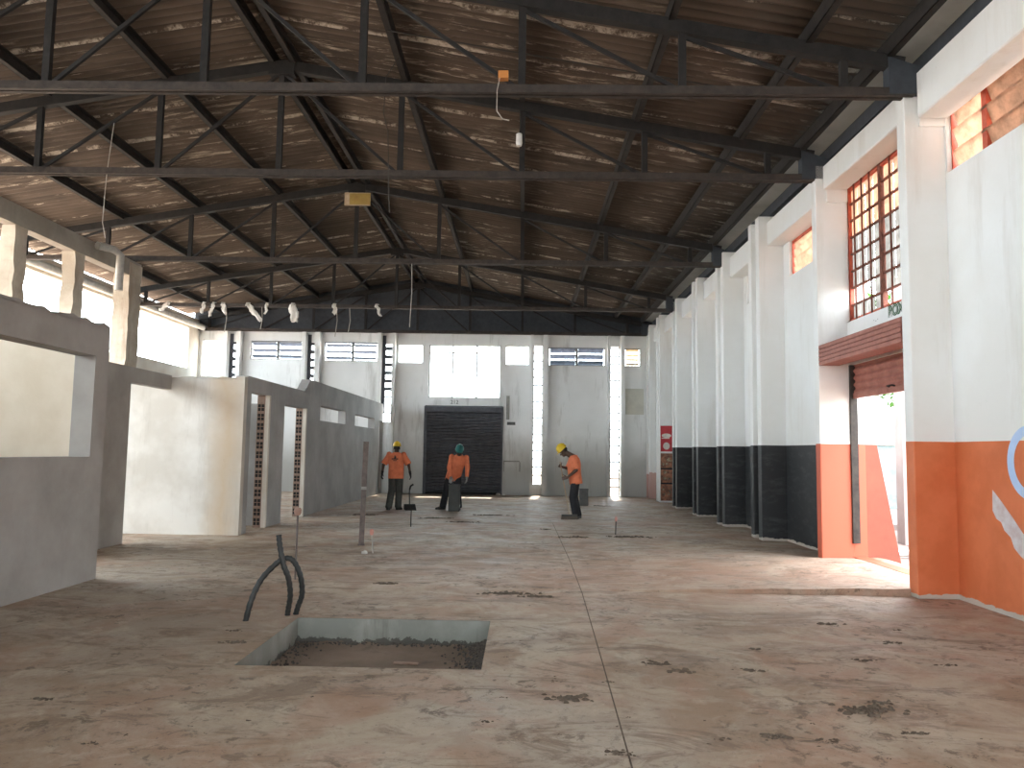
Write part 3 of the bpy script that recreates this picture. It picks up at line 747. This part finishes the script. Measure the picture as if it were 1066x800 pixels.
rl = [(-10.9, -11.1, 5.72, .20, 'white rag at the far left end of the truss chord, by the eave pipe'), (-9.8, -9.86, 5.66, .13, 'narrow white rag hanging straight, second on the chord from the left'),
      (-9.5, -9.62, 5.55, .12, 'narrow white rag leaning left, third on the chord from the left'), (-9.22, -9.14, 5.62, .14, 'short white rag left of the long slanting one'),
      (-8.46, -8.02, 5.42, .20, 'long slanting white rag on the chord'), (-7.86, -7.90, 5.66, .10, 'thin white strip of rag just right of the long slanting one'),
      (-7.08, -6.98, 5.42, .27, 'broad white rag left of the yellow board'), (-5.80, -5.76, 5.66, .15, 'small balled white rag right of the broad one'),
      (-4.5, -4.38, 5.62, .10, 'short white strip on the chord near the middle of the hall')]
for i, a in enumerate(rl): rag(*a, i+3)
bo = MB(); bo.box(-.30, .30, -.02, .02, -.15, .15); bo.box(-.18, .30, -.028, -.02, -.13, .13, 1)
o = tag(bo.build('notice_board', [M['wood'], M['board']]), 'small yellow board hung at the peak of the third truss', 'board'); o.location = (RIDGE+.03, 17.49, 7.36)
la = thing('lamp_holder', 'white lamp holder hanging on the purlin right of the middle', 'lamp', (-.12, 11.75, 6.45))
MB().lathe([(.02, .1), (.045, .09), (.05, -.06), (.04, -.1)], n=14).build('socket', M['lamp'], la)
MB().tube([(0, 0, .1), (.02, .02, .3), (0, .1, .5)], .006, 6).build('cord', M['dwire'], la)
oj = thing('junction_box', 'orange junction box on the first truss with a looped cord', 'box', (-.26, 8.92, 6.06))
MB().box(-.09, .03, -.05, .05, -.04, .05).build('box_body', M['otape'], oj)
MB().tube([(-.07, -.04, -.03), (-.1, -.05, -.2), (-.1, -.05, -.45), (-.03, -.05, -.55), (.05, -.04, -.56)], .006, 6).build('cord', M['wire'], oj)
dp = MB(); dp.tube([(-9.0, 15.9, 5.78), (-8.86, 16.3, 5.80), (-8.82, 16.5, 5.72), (-8.82, 16.5, 4.95)], .085, 12)
tag(dp.build('downpipe', M['gpvc']), 'grey elbowed downpipe hanging under the concrete beam', 'pipe')

# ================================================================== POSTERS
py = 25.6-.006
ps = thing('poster', 'red poster with white lettering on the far white pillar', 'poster', (4.735, py, 2.06))
MB().box(-.21, .21, -.004, .004, -.40, .44).build('sheet', M['red'], ps)
lg = MB(); lg.ball((-.02, -.004, .12), 1, 16, 8, 0, (.16, .003, .07)); lg.ball((-.02, -.004, -.22), 1, 12, 8, 0, (.11, .003, .12)); lg.box(-.18, .08, -.007, -.003, .02, .05)
lg.build('emblem', M['posterw'], ps)
ps = thing('poster', 'dark food photo poster below the red one on the far pillar', 'poster', (4.735, py, .84))
MB().box(-.21, .21, -.004, .004, -.78, .76).build('sheet', M['photo1'], ps)
rr = random.Random(5)
for zc in (.48, .02, -.46):
    im = MB(); im.box(-.19, .19, -.006, -.003, zc-.17, zc+.17, 1)
    for k in range(5): im.ball((rr.uniform(-.13, .13), -.004, zc+rr.uniform(-.13, .13)), 1, 10, 6, 0, (rr.uniform(.04, .08), .003, rr.uniform(.03, .07)))
    im.build('picture', [M['photo2'], M['photo1']], ps)
for zc in (.26, -.22): MB().box(-.21, .21, -.007, -.003, zc-.025, zc+.025).build('border', M['navy'], ps)

# ================================================================== PEOPLE
def remesh(mb, name, mats, voxel, parent, smooth_it=6, label=None):
    tmp = bpy.data.objects.new('tmp', mb.mesh(name, mats)); C.objects.link(tmp)
    a = tmp.modifiers.new('r', 'REMESH'); a.mode = 'VOXEL'; a.voxel_size = voxel; a.use_smooth_shade = True
    if smooth_it:
        b = tmp.modifiers.new('s', 'SMOOTH'); b.iterations = smooth_it; b.factor = .5
    dg = bpy.context.evaluated_depsgraph_get(); me = bpy.data.meshes.new_from_object(tmp.evaluated_get(dg)); me.name = name
    old = tmp.data; bpy.data.objects.remove(tmp); bpy.data.meshes.remove(old)
    if not me.materials: me.materials.append(mats if not isinstance(mats, list) else mats[0])
    o = bpy.data.objects.new(name, me); C.objects.link(o); o.parent = parent
    if label: o['label'] = label
    return o
def ring(c, lat, fwd, hw, hd, n=20, p=2.4):
    out = []
    for k in range(n):
        a = 2*PI*k/n; ca, sa = math.cos(a), math.sin(a)
        out.append(c+lat*hw*math.copysign(abs(ca)**(2/p), ca)+fwd*hd*math.copysign(abs(sa)**(2/p), sa))
    return out
def torso(mb, J, rows, grow=0.0):
    hip, sh = (J['hipL']+J['hipR'])/2, (J['shL']+J['shR'])/2
    rings = []
    for t, hw, hd, bow in rows:
        c = hip.lerp(sh, t); lat = (J['hipR']-J['hipL']).normalized().lerp((J['shR']-J['shL']).normalized(), max(0, min(1, t))).normalized()
        up = (sh-hip).normalized(); fwd = up.cross(lat).normalized()
        rings.append(ring(c+fwd*bow, lat, fwd, hw+grow, hd+grow))
    mb.loft(rings)
def hand(mb, wr, d, pn, side, curl, g=0.0):
    """wr wrist, d pointing direction, pn palm normal (towards which fingers curl), side = unit vector to the thumb side"""
    d = d.normalized(); pn = (pn-d*pn.dot(d)).normalized(); s_ = d.cross(pn).normalized()
    if s_.dot(side) < 0: s_ = -s_
    for k in range(4):
        o = (-.030+.020*k)
        mb.cone(wr+s_*o*.6, wr+d*.085+s_*o, .017+g, .0125+g, 8)
    for k, L in enumerate((.066, .076, .082, .074)):
        p = wr+d*.088+s_*(-.031+.0205*k); dd = d.copy(); r = .0098+g
        for seg, fr in enumerate((.45, .32, .23)):
            ang = curl*(.8+.35*seg); dd = (dd*math.cos(ang)+pn*math.sin(ang)).normalized(); pn2 = pn
            q = p+dd*L*fr; mb.cone(p, q, r, r*.9, 8); p = q; r *= .92
    p = wr+d*.025+s_*.028; dd = (d*.65+s_*.7+pn*.25).normalized(); r = .0125+g
    for fr in (.045, .032, .026):
        q = p+dd*fr; mb.cone(p, q, r, r*.9, 8); p = q; r *= .9; dd = (dd+d*.35+pn*.25*curl).normalized()
def shoe(mb, an, fdir, L=.27):
    f = V((fdir[0], fdir[1], 0)).normalized(); lat = V((f.y, -f.x, 0)); b = V((an.x, an.y, 0))-f*.075
    rings = []
    for t, hw, h in ((0, .030, .07), (.08, .040, .095), (.3, .042, .105), (.5, .044, .08), (.72, .050, .062), (.9, .044, .05), (1, .026, .035)):
        c = b+f*L*t; rings.append([c+lat*hw, c+lat*hw*.95+V((0,0,h*.6)), c+lat*hw*.45+V((0,0,h)), c-lat*hw*.45+V((0,0,h)), c-lat*hw*.95+V((0,0,h*.6)), c-lat*hw])
    mb.loft(rings); mb.cone(an+V((0,0,.10)), an+V((0,0,-.01)), .052, .052, 10)
def person(label, loc, rz, sc, J, hat, pants, glove, sleeve, boots, headdir, curl, palm, feet):
    J = {k: V(v) for k, v in J.items()}
    P = thing('person', label, 'person', loc, rz, None, None, sc)
    sh = (J['shL']+J['shR'])/2
    hd = V(headdir).normalized(); lat = (J['shR']-J['shL']).normalized(); lat = (lat-hd*lat.dot(hd)).normalized(); up = lat.cross(hd).normalized()
    hc = J['head']; rot = Matrix((lat, hd, up)).transposed()
    H = lambda x, y, z: hc+rot @ V((x, y, z))
    b = MB()
    torso(b, J, [(-.12, .12, .10, 0), (0, .165, .115, 0), (.3, .145, .105, .005), (.65, .165, .118, .01), (.9, .175, .105, 0), (1.02, .13, .08, -.005)])
    b.cone(sh+V((0,0,.0)), H(0, -.02, -.06), .072, .060, 12)
    b.ball(H(0, -.015, .035), 1, 20, 14, 0, (.076, .096, .095), rot); b.ball(H(0, .022, -.045), 1, 16, 12, 0, (.058, .066, .075), rot)
    b.ball(H(0, .068, -.085), .024); b.cone(H(0, .083, .012), H(0, .106, -.022), .009, .014, 8)
    b.ball(H(0, .076, .03), 1, 10, 8, 0, (.05, .016, .012), rot)
    for s_ in (-1, 1):
        b.ball(H(s_*.078, -.012, -.008), 1, 10, 8, 0, (.011, .02, .032), rot); b.ball(H(s_*.04, .062, -.015), .02, 8, 6)
    b.ball(H(0, .084, -.050), 1, 10, 6, 0, (.026, .010, .006), rot); b.ball(H(0, .083, -.062), 1, 10, 6, 0, (.023, .010, .007), rot)
    for s_, k in ((-1, 'L'), (1, 'R')):
        b.cone(J['sh'+k], J['el'+k], .05, .040); b.cone(J['el'+k], J['wr'+k], .040, .027)
        b.cone(J['hip'+k], J['kn'+k], .085, .057); b.cone(J['kn'+k], J['an'+k], .055, .038)
        b.cone(J['an'+k], V((J['an'+k].x, J['an'+k].y, .05)), .038, .036)
        if not glove:
            hand(b, J['wr'+k], J['wr'+k]-J['el'+k] if k+'d' not in palm else V(palm[k+'d']), V(palm[k]), V(palm[k+'t']), curl)
    remesh(b, 'body', M['skin'], .0065, P, 4)
    if glove:
        for k in 'LR':
            g_ = MB(); dd = J['wr'+k]-J['el'+k] if k+'d' not in palm else V(palm[k+'d'])
            hand(g_, J['wr'+k], dd, V(palm[k]), V(palm[k+'t']), curl, .003); g_.cone(J['wr'+k]-dd.normalized()*.06, J['wr'+k]+dd.normalized()*.02, .038, .03, 10)
            remesh(g_, 'glove', glove, .006, P, 2)
    # shirt
    s2 = MB()
    torso(s2, J, [(-.24, .200, .150, .005), (.0, .200, .150, .01), (.3, .195, .152, .015), (.65, .205, .158, .005), (.82, .208, .140, -.005), (.92, .188, .122, -.01), (1.0, .135, .10, -.005), (1.08, .085, .085, -.005)])
    for k in 'LR':
        s2.ball(J['sh'+k]+V((0,0,-.018)), .074)
        if sleeve == 'short':
            e = J['sh'+k].lerp(J['el'+k], .95); s2.cone(J['sh'+k]+V((0,0,-.035)), e, .068, .088, 14, 0, False)
        else:
            s2.cone(J['sh'+k]+V((0,0,-.035)), J['el'+k], .068, .062, 14); s2.cone(J['el'+k], J['el'+k].lerp(J['wr'+k], .93), .062, .046, 14, 0, False); s2.ball(J['el'+k], .062)
    shirt = remesh(s2, 'shirt', M['shirt'], .010, P, 3)
    t2 = MB()
    torso(t2, J, [(-.16, .155, .115, 0), (-.05, .18, .128, 0), (.08, .172, .125, 0), (.14, .165, .12, 0)])
    for k in 'LR':
        t2.cone(J['hip'+k], J['kn'+k], .108, .090, 14); t2.cone(J['kn'+k], J['an'+k]+V((0,0,-.05)), .090, .086, 14, 0, False); t2.ball(J['kn'+k], .090)
    remesh(t2, 'trousers', pants, .010, P, 3)
    for k in 'LR':
        b2 = MB(); shoe(b2, J['an'+k], feet[k]); remesh(b2, 'boot', boots, .009, P, 3)
    # hard hat
    h2 = MB(); rr_ = []
    for r_, z in ((.104, .0), (.118, .002), (.122, .008), (.116, .014), (.113, .04), (.107, .07), (.092, .10), (.068, .122), (.036, .134), (.008, .138)):
        rr_.append([H(math.cos(2*PI*k/24)*r_*.92, math.sin(2*PI*k/24)*r_*1.10-.012, z+.045) for k in range(24)])
    h2.loft(rr_)
    vis = [H(x_, y_, .047) for x_, y_ in ((-.085, .085), (-.06, .135), (0, .158), (.06, .135), (.085, .085))]; v2 = [p+up*.012 for p in vis]
    h2.add(vis+v2, [(0,1,2,3,4), (9,8,7,6,5)]+[(k, k+5, k+6, k+1) for k in range(4)]+[(4, 9, 5, 0)])
    h2.tube([H(0, .10, .115), H(0, .06, .168), H(0, -.012, .19), H(0, -.085, .168), H(0, -.125, .115)], .012, 8)
    h2.build('hard_hat', hat, P)
    hb_ = MB(); hb_.ball(H(0, -.04, .012), 1, 16, 10, 0, (.079, .078, .06), rot); hb_.build('hair', M['hair'], P)
    for s_ in (-1, 1): MB().ball(H(s_*.032, .076, .008), .012, 10, 8).build('eye', M['eye'], P)
    return P, shirt
base = dict(hipL=(-.09, 0, .92), hipR=(.09, 0, .92), shL=(-.19, 0, 1.43), shR=(.19, 0, 1.43), head=(0, .03, 1.575), knL=(-.10, .03, .50), knR=(.10, .03, .50), anL=(-.10, 0, .10), anR=(.10, 0, .10),
            elL=(-.27, -.02, 1.14), elR=(.27, -.02, 1.14), wrL=(-.29, .03, .88), wrR=(.29, .03, .88))
# walker seen from behind
J = dict(base); J.update(knL=(-.11, .05, .51), anL=(-.15, -.08, .10), knR=(.08, .06, .51), anR=(.06, .07, .10), elL=(-.32, -.04, 1.15), elR=(.33, -.02, 1.15), wrL=(-.37, .03, .92), wrR=(.36, .06, .92))
P1, shirt = person('worker seen from behind in orange T-shirt, yellow hard hat and black gloves', (-3.36, 20.75, 0), math.radians(-4), 1.035, J, M['yhat'], M['trouser'], M['glove'], 'short', M['boot'],
    (0, 1, -.05), .45, dict(L=(1, 0, 0), R=(-1, 0, 0), Lt=(0, 1, 0), Rt=(0, 1, 0)), dict(L=(-.4, 1), R=(.3, 1)))
lg = MB(); yb0 = -.158
lg.add([(-.015, yb0, 1.40), (.03, yb0, 1.36), (.035, yb0+.004, 1.33), (-.02, yb0+.004, 1.345), (-.012, yb0, 1.375)], [(0,1,2,3,4)])
lg.box(-.085, .08, yb0-.004, yb0+.03, 1.285, 1.315); lg.box(-.045, .045, yb0-.006, yb0+.03, 1.25, 1.268); lg.box(-.02, .02, yb0-.006, yb0+.03, 1.315, 1.36)
lg.build('back_print', M['print_'], shirt, 'small dark emblem printed on the back')
# worker facing the camera, leaning on the bin
J = dict(base); J.update(hipL=(-.07, 0, .88), hipR=(.11, 0, .88), shL=(-.30, .14, 1.34), shR=(.07, .16, 1.36), head=(-.13, .24, 1.485), knL=(-.09, .07, .47), anL=(-.12, .0, .10), knR=(.20, .04, .48), anR=(.30, -.06, .10),
    elL=(-.34, .19, 1.06), elR=(.12, .25, 1.06), wrL=(-.33, .28, .82), wrR=(.06, .36, .82))
person('worker facing the camera in long-sleeved orange shirt and teal hard hat', (-1.83, 21.15, 0), PI, 1.06, J, M['that'], M['navy'], M['gglove'], 'long', M['boot'],
    (0, .78, -.62), .55, dict(L=(1, .2, 0), R=(0, -.2, -1), Lt=(0, 1, 0), Rt=(-1, 0, 0), Rd=(0, .7, -.6), Ld=(0, .2, -1)), dict(L=(-.1, 1), R=(.9, .5)))
# stooping worker in profile with the broom
J = dict(base); J.update(hipL=(-.09, -.03, .90), hipR=(.09, -.03, .90), shL=(-.19, .02, 1.39), shR=(.17, .05, 1.40), head=(0, .26, 1.52), knL=(-.10, .04, .48), anL=(-.10, -.04, .10), knR=(.10, .0, .48), anR=(.10, -.10, .10),
    elL=(-.27, -.02, 1.10), elR=(.24, .12, 1.12), wrL=(-.24, .18, .93), wrR=(.04, .31, 1.17))
P3, _ = person('stooping worker in profile in orange T-shirt and yellow hard hat holding a broom', (1.27, 18.98, 0), PI/2, 1.06, J, M['yhat'], M['navy'], None, 'short', M['greyboot'],
    (0, .72, -.70), .75, dict(L=(1, 0, -.2), R=(-1, 0, 0), Lt=(0, .3, 1), Rt=(0, 0, 1), Rd=(-.7, .5, .3), Ld=(.2, 1, -.2)), dict(L=(-.05, 1), R=(.1, 1)))

def broom(loc, rz, top, label):
    t = thing('broom', label, 'broom', loc, rz)
    MB().tube([(0, 0, .10), top], .013, 8).build('broomstick', M['wood'], t)
    MB().box(-.19, .19, -.03, .03, .075, .115).build('head_block', M['bin'], t)
    b = MB(); r = random.Random(3)
    for i in range(30):
        for j in range(3):
            x = -.18+.36*i/29; y = -.02+.02*j
            b.bar((x, y, .08), (x*1.12+r.uniform(-.01, .01), y*1.8+r.uniform(-.012, .012), .0), .009, .009)
    b.build('bristles', M['straw'], t)
broom((1.14, 18.70, 0), .15, (-.19, .26, 1.36), 'long-handled broom held by the stooping worker')
# dustpan on a pole
t = thing('dustpan', 'dark upright dustpan with long handle beside the walking worker', 'dustpan', (-2.96, 20.75, 0), .3)
pa = MB(); w2, dp_, hh = .15, .22, .13
pa.add([(-w2, -dp_/2, .0), (w2, -dp_/2, .0), (w2, dp_/2, .02), (-w2, dp_/2, .02), (-w2, -dp_/2, .02), (w2, -dp_/2, .02), (w2, dp_/2, hh+.02), (-w2, dp_/2, hh+.02)],
       [(0,3,2,1), (0,1,5,4), (1,2,6,5), (2,3,7,6), (3,0,4,7), (4,5,6,7)])
pa.build('pan', M['black'], t)
MB().tube([(0, .09, .1), (-.02, .06, .45), (-.015, .05, .56)], .014, 8).build('handle', M['bin'], t)
MB().tube([(-.015, .05, .54), (.0, .0, .63), (.07, -.02, .68)], .024, 8).build('grip', M['black'], t)
# bins
def bin_(label, loc, wd, dp_, h, m, rz=0, group=None):
    t = thing('bin', label, 'bin', loc, rz)
    b = MB(); rings = []
    for k, z in ((.94, 0), (1.0, .02), (.98, h*.5), (.96, h-.03), (1.03, h-.03), (1.03, h), (.93, h), (.90, .05)):
        rings.append([(x*wd/2*k, y*dp_/2*k, z) for x, y in ((-1, -.9), (-.9, -1), (.9, -1), (1, -.9), (1, .9), (.9, 1), (-.9, 1), (-1, .9))])
    b.loft(rings, 0, False).build('bin_body', m, t)
    MB().tube([(-wd*.3, -dp_*.52, h-.02), (-wd*.3, -dp_*.58, h-.1), (wd*.3, -dp_*.58, h-.1), (wd*.3, -dp_*.52, h-.02)], .008, 6).build('handle', m, t)
bin_('tall dark grey bin under the hands of the teal-hatted worker', (-1.78, 20.62, 0), .30, .26, .70, M['bin'])
bin_('grey bin standing behind the stooping worker near the back wall', (1.86, 23.6, 0), .26, .3, .50, M['greybin'])

# ================================================================== THINGS ON THE FLOOR
o = MB(); o.box(-.042, .042, -.03, .03, 0, 1.06, 0)
t = thing('steel_post', 'rusty upright steel post standing alone on the floor', 'post', (-2.66, 13.05, 0))
MB().box(-.044, .044, -.03, .03, 0, 1.72).build('shaft', M['post'], t)
MB().box(-.048, .048, -.034, .034, .92, .97).build('collar', M['sgrey'], t); MB().box(-.055, .055, -.045, .045, 0, .02).build('base_plate', M['post'], t)
t.rotation_euler = (0, math.radians(1.0), .2)
def stub(loc, h, m, r, capr, label, cap=True, lean=0):
    t = thing('rebar_stub', label, 'rebar', loc)
    MB().tube([(0, 0, -.01), (lean*.5, 0, h*.5), (lean, 0, h)], r, 8).build('rod', m, t)
    if cap:
        MB().lathe([(capr*.6, h-.045), (capr, h-.02), (capr*1.05, h+.02), (capr*.8, h+.045), (capr*.2, h+.05)], (lean, 0, 0), 12).build('cap', M['cap'] if capr > .04 else M['pinkcap'], t)
    return t
stub((-2.75, 9.6, 0), .82, M['post'], .012, .045, 'thin rod with a terracotta cap behind the black conduit')
stub((-2.28, 12.1, 0), .32, M['wire'], .012, .03, 'short pale stub with a pink cap beside the steel post', lean=-.03)
stub((-2.3, 16.3, 0), .40, M['dwire'], .011, .02, 'thin dark rod on the floor below the dustpan', False)
stub((1.84, 15.4, 0), .30, M['dwire'], .012, .022, 'short dark rod standing alone on the right half of the floor', lean=.01)
def rock(c, r, seed, m, name, label, cat, sq=.6, group=None):
    b = MB(); b.ball((0, 0, 0), r, 10, 7, 0, (1, 1, sq)); rr = random.Random(seed)
    b.v = [(x*rr.uniform(.75, 1.2), y*rr.uniform(.75, 1.2), max(-r*sq*.5, z*rr.uniform(.7, 1.2))) for x, y, z in b.v]
    o = b.build(name, m); o.location = (c[0], c[1], c[2]+r*sq*.5); return tag(o, label, cat, group)
rock((-2.40, 12.03, 0), .05, 2, M['stone'], 'stone', 'small white stone at the foot of the pink-capped stub', 'stone')
rock((-.86, 28.2, 0), .09, 5, M['stone'], 'stone', 'larger white rubble lump at the right foot of the dark roller door', 'stone')
rock((-.66, 28.15, 0), .06, 6, M['stone'], 'stone', 'smaller white rubble lump beside the foot of the dark roller door', 'stone')
# conduits
def conduit(pts, label):
    P = [V(p) for p in pts]; out = []
    for i in range(len(P)-1):
        a, b, c, d = P[max(i-1, 0)], P[i], P[i+1], P[min(i+2, len(P)-1)]
        for k in range(8):
            t = k/8; out.append(.5*((2*b)+(c-a)*t+(2*a-5*b+4*c-d)*t*t+(-a+3*b-3*c+d)*t**3))
    out.append(P[-1])
    rs = [.026+.003*math.sin(i*2.2) for i in range(len(out))]
    return tag(MB().tube(out, rs, 10).build('conduit', M['hose']), label, 'conduit')
conduit([(-2.54, 7.30, -.02), (-2.50, 7.32, .18), (-2.44, 7.4, .36), (-2.33, 7.5, .50), (-2.24, 7.52, .545), (-2.17, 7.54, .50), (-2.11, 7.55, .36), (-2.10, 7.58, .2), (-2.14, 7.6, .08), (-2.17, 7.62, -.02)], 'black conduit bent into an arch beside the pit')
conduit([(-2.31, 7.46, .77), (-2.29, 7.45, .66), (-2.25, 7.44, .5), (-2.20, 7.46, .36), (-2.19, 7.50, .2), (-2.22, 7.55, .05), (-2.23, 7.57, -.02)], 'black conduit standing upright with a cut open end beside the pit')
b = MB(); b.box(-.11, .11, -.022, .022, 0, .016); o = tag(b.build('brick_shard', M['brick']), 'thin reddish brick shard lying on the pit soil', 'brick'); o.location = (-.98, 6.85, -pd+.008); o.rotation_euler = (0, 0, -.1)
bb_ = o.modifiers.new('b', 'BEVEL'); bb_.width = .006
# gravel in the pit
gv = MB(); r = random.Random(11)
for k in range(1100):
    if k < 760: x = px1-abs(r.gauss(0, .12))-.02; y = r.uniform(py0+.03, py1-.03)
    elif k < 960: x = r.uniform(px0, px1); y = py1-abs(r.gauss(0, .05))-.02
    else: x = px0+abs(r.gauss(0, .10))+.02; y = r.uniform(py0, py1)
    if not (px0 < x < px1): continue
    s_ = r.uniform(.005, .013); gv.ball((x, y, -pd+s_*.5+.02+max(0, .07-abs(px1-x)*.4 if k < 760 else .01)), s_, 6, 4, 0, (r.uniform(.8, 1.3), r.uniform(.8, 1.3), .8))
tag(gv.build('gravel', M['gravel']), 'dark loose gravel heaped along the pit edges', 'gravel', None, 'stuff')
# dirt clumps: low irregular heaps
def clump(x, y, rx, ry, h, seed, mb):
    rr = random.Random(seed)
    for q in range(max(3, int(260*rx))):
        s_ = rr.uniform(.25, 1)*min(.035, max(.008, rx*.22)); a = rr.gauss(0, .45); b = rr.gauss(0, .45)
        n = 6; c = (x+a*rx, y+b*ry); base = [(c[0]+s_*rr.uniform(.6, 1.5)*math.cos(2*PI*k/n), c[1]+s_*rr.uniform(.5, 1)*math.sin(2*PI*k/n), .0005) for k in range(n)]
        top = [(c[0]+(p[0]-c[0])*.55, c[1]+(p[1]-c[1])*.55, s_*rr.uniform(.25, .6)) for p in base]
        mb.loft([base, top])
dm = MB(); r = random.Random(21)
def fl(px, py):   # floor point seen at a photo pixel (used once to place the litter)
    return None
spots = [(1.03, 6.1, .11, .05), (1.18, 5.9, .12, .045), (2.2, 5.1, .22, .08), (2.35, 5.25, .10, .04), (1.72, 5.95, .10, .03), (1.95, 6.6, .08, .03), (.34, 5.2, .14, .07), (.55, 4.3, .09, .05), (.62, 5.6, .05, .03),
         (1.45, 4.6, .10, .05), (1.75, 4.55, .08, .035), (1.15, 4.55, .05, .03), (2.3, 4.7, .09, .02), (-.2, 4.75, .05, .02), (-.25, 4.6, .03, .02), (-.1, 5.2, .03, .02), (.25, 5.6, .05, .09), (-3.0, 5.0, .10, .02), (-2.3, 4.3, .06, .03),
         (-1.6, 9.4, .16, .05), (-.15, 8.9, .35, .06), (.2, 8.75, .2, .04), (-2.5, 6.9, .07, .04), (-2.35, 6.5, .10, .03), (2.0, 15.0, .45, .12), (-3.8, 19, .3, .1), (.5, 16.2, .12, .06), (1.0, 14.8, .3, .1), (2.9, 7.6, .12, .03), (3.2, 6.9, .10, .03),
         (3.5, 7.4, .08, .03), (2.7, 6.3, .1, .03), (3.3, 6.2, .08, .03), (-1.3, 17.5, .35, .08), (-2.0, 18.4, .35, .1), (2.4, 23.5, .3, .12), (-.8, 19.5, .4, .08)]
for i, (x, y, a, b_) in enumerate(spots): clump(x, y, a, b_*1.2, .008, i, dm)
for k in range(150):
    y = 3.6+9*r.random()**1.3; x = r.uniform(-.62, .62)*y
    if px0-.15 < x < px1+.1 and py0-.1 < y < py1+.1 or x < -4.9 or x > 4.4 or (x > .7 and 9.0 < y < 13.7): continue
    a = r.uniform(.004, .016); clump(x, y, a*r.uniform(1, 2.4), a, .006, 500+k, dm)
tag(dm.build('dirt_litter', M['clump']), 'dark dirt clumps and crumbs scattered over the concrete floor', 'dirt', None, 'stuff')

# ================================================================== OUTSIDE
S(MB().box(-60, 60, -40, 80, -.6, -.40).build('ground', M['ground']), 'sunlit reddish ground outside the hall', 'ground')
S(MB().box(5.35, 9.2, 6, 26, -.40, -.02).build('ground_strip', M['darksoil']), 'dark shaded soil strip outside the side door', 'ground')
ob = MB(); ob.prism([(5.19, -.1), (5.72, -.1), (5.38, 1.78), (5.19, 1.78)], 1, 11.90, 12.2)
ow = MB(); ow.prism([(5.19, 1.78), (5.38, 1.78), (5.24, 5.6), (5.19, 5.6)], 1, 11.90, 12.2)
bt = thing('buttress', 'tapering orange buttress outside the far jamb of the side door', 'buttress', (0, 0, 0), kind='structure')
ob.build('lower_face', M['coral'], bt, 'orange painted lower part'); ow.build('upper_face', M['exwall'], bt, 'white upper part')
yw = thing('boundary_wall', 'bright white wall across the yard outside the side door, plus an added side wall blocking sky', 'wall', (0, 0, 0), kind='structure')
MB().box(7.5, 14, 19.0, 19.2, -.3, 3.4).build('wall_panel', M['exwall'], yw)
MB().box(11.4, 11.6, -2, 19.0, -.4, 2.8).build('wall_panel', M['exwall'], yw)  # unseen side wall added to block sky light on the door slab
MB().box(8.2, 9.2, 18.96, 19.0, .35, 1.85).build('blue_panel', M['exblue'], yw, 'pale blue panel'); MB().box(8.1, 9.4, 18.92, 19.0, 1.86, 1.93).build('ledge', M['sgrey'], yw)
S(MB().box(7.08, 7.42, 14.6, 14.9, -.4, 5).build('pillar', M['excol']), 'pale pinkish column standing in the yard outside the door', 'pillar')
tag(MB().tube([(5.55, 12.6, .06), (9.0, 13.3, .06)], .055, 12).build('drain_pipe', M['pvc']), 'cream pipe lying on the soil outside the door', 'pipe')
st = MB(); st.loft([[(6.45+.07*math.cos(a)*k, 12.5+.06*math.sin(a)*k, z) for a in [2*PI*i/9 for i in range(9)]] for k, z in ((1.1, -.03), (1, .1), (.95, .22), (.8, .26))])
tag(st.build('stump', M['bark']), 'short wooden stump in front of the cream pipe', 'stump')
tr = thing('tree', 'green leafy tree hanging over the yard outside the side door', 'tree', (9.4, 17.2, -.4))
MB().tube([(0, 0, 0), (.1, .1, 1.5), (0, .2, 3.2), (-.6, .2, 4.6)], [.16, .13, .10, .06], 10).build('trunk', M['bark'], tr)
lf = MB(); r = random.Random(4)
for k in range(2600):
    a = r.uniform(0, 2*PI); e = r.uniform(-1, 1); rad = r.random()**.4
    p = V((-.9+1.9*rad*math.cos(a)*math.sqrt(1-e*e), 1.2*rad*math.sin(a)*math.sqrt(1-e*e), 4.55+1.5*rad*e)); u = V((r.uniform(-1, 1), r.uniform(-1, 1), r.uniform(-1, 1))).normalized(); q = u.cross(V((r.uniform(-1, 1), .3, r.uniform(-1, 1)))).normalized()
    s_ = r.uniform(.06, .12); lf.add([p-u*s_, p+q*s_*.45, p+u*s_, p-q*s_*.45], [(0,1,2,3)])
lf.build('foliage', M['leaf'], tr)
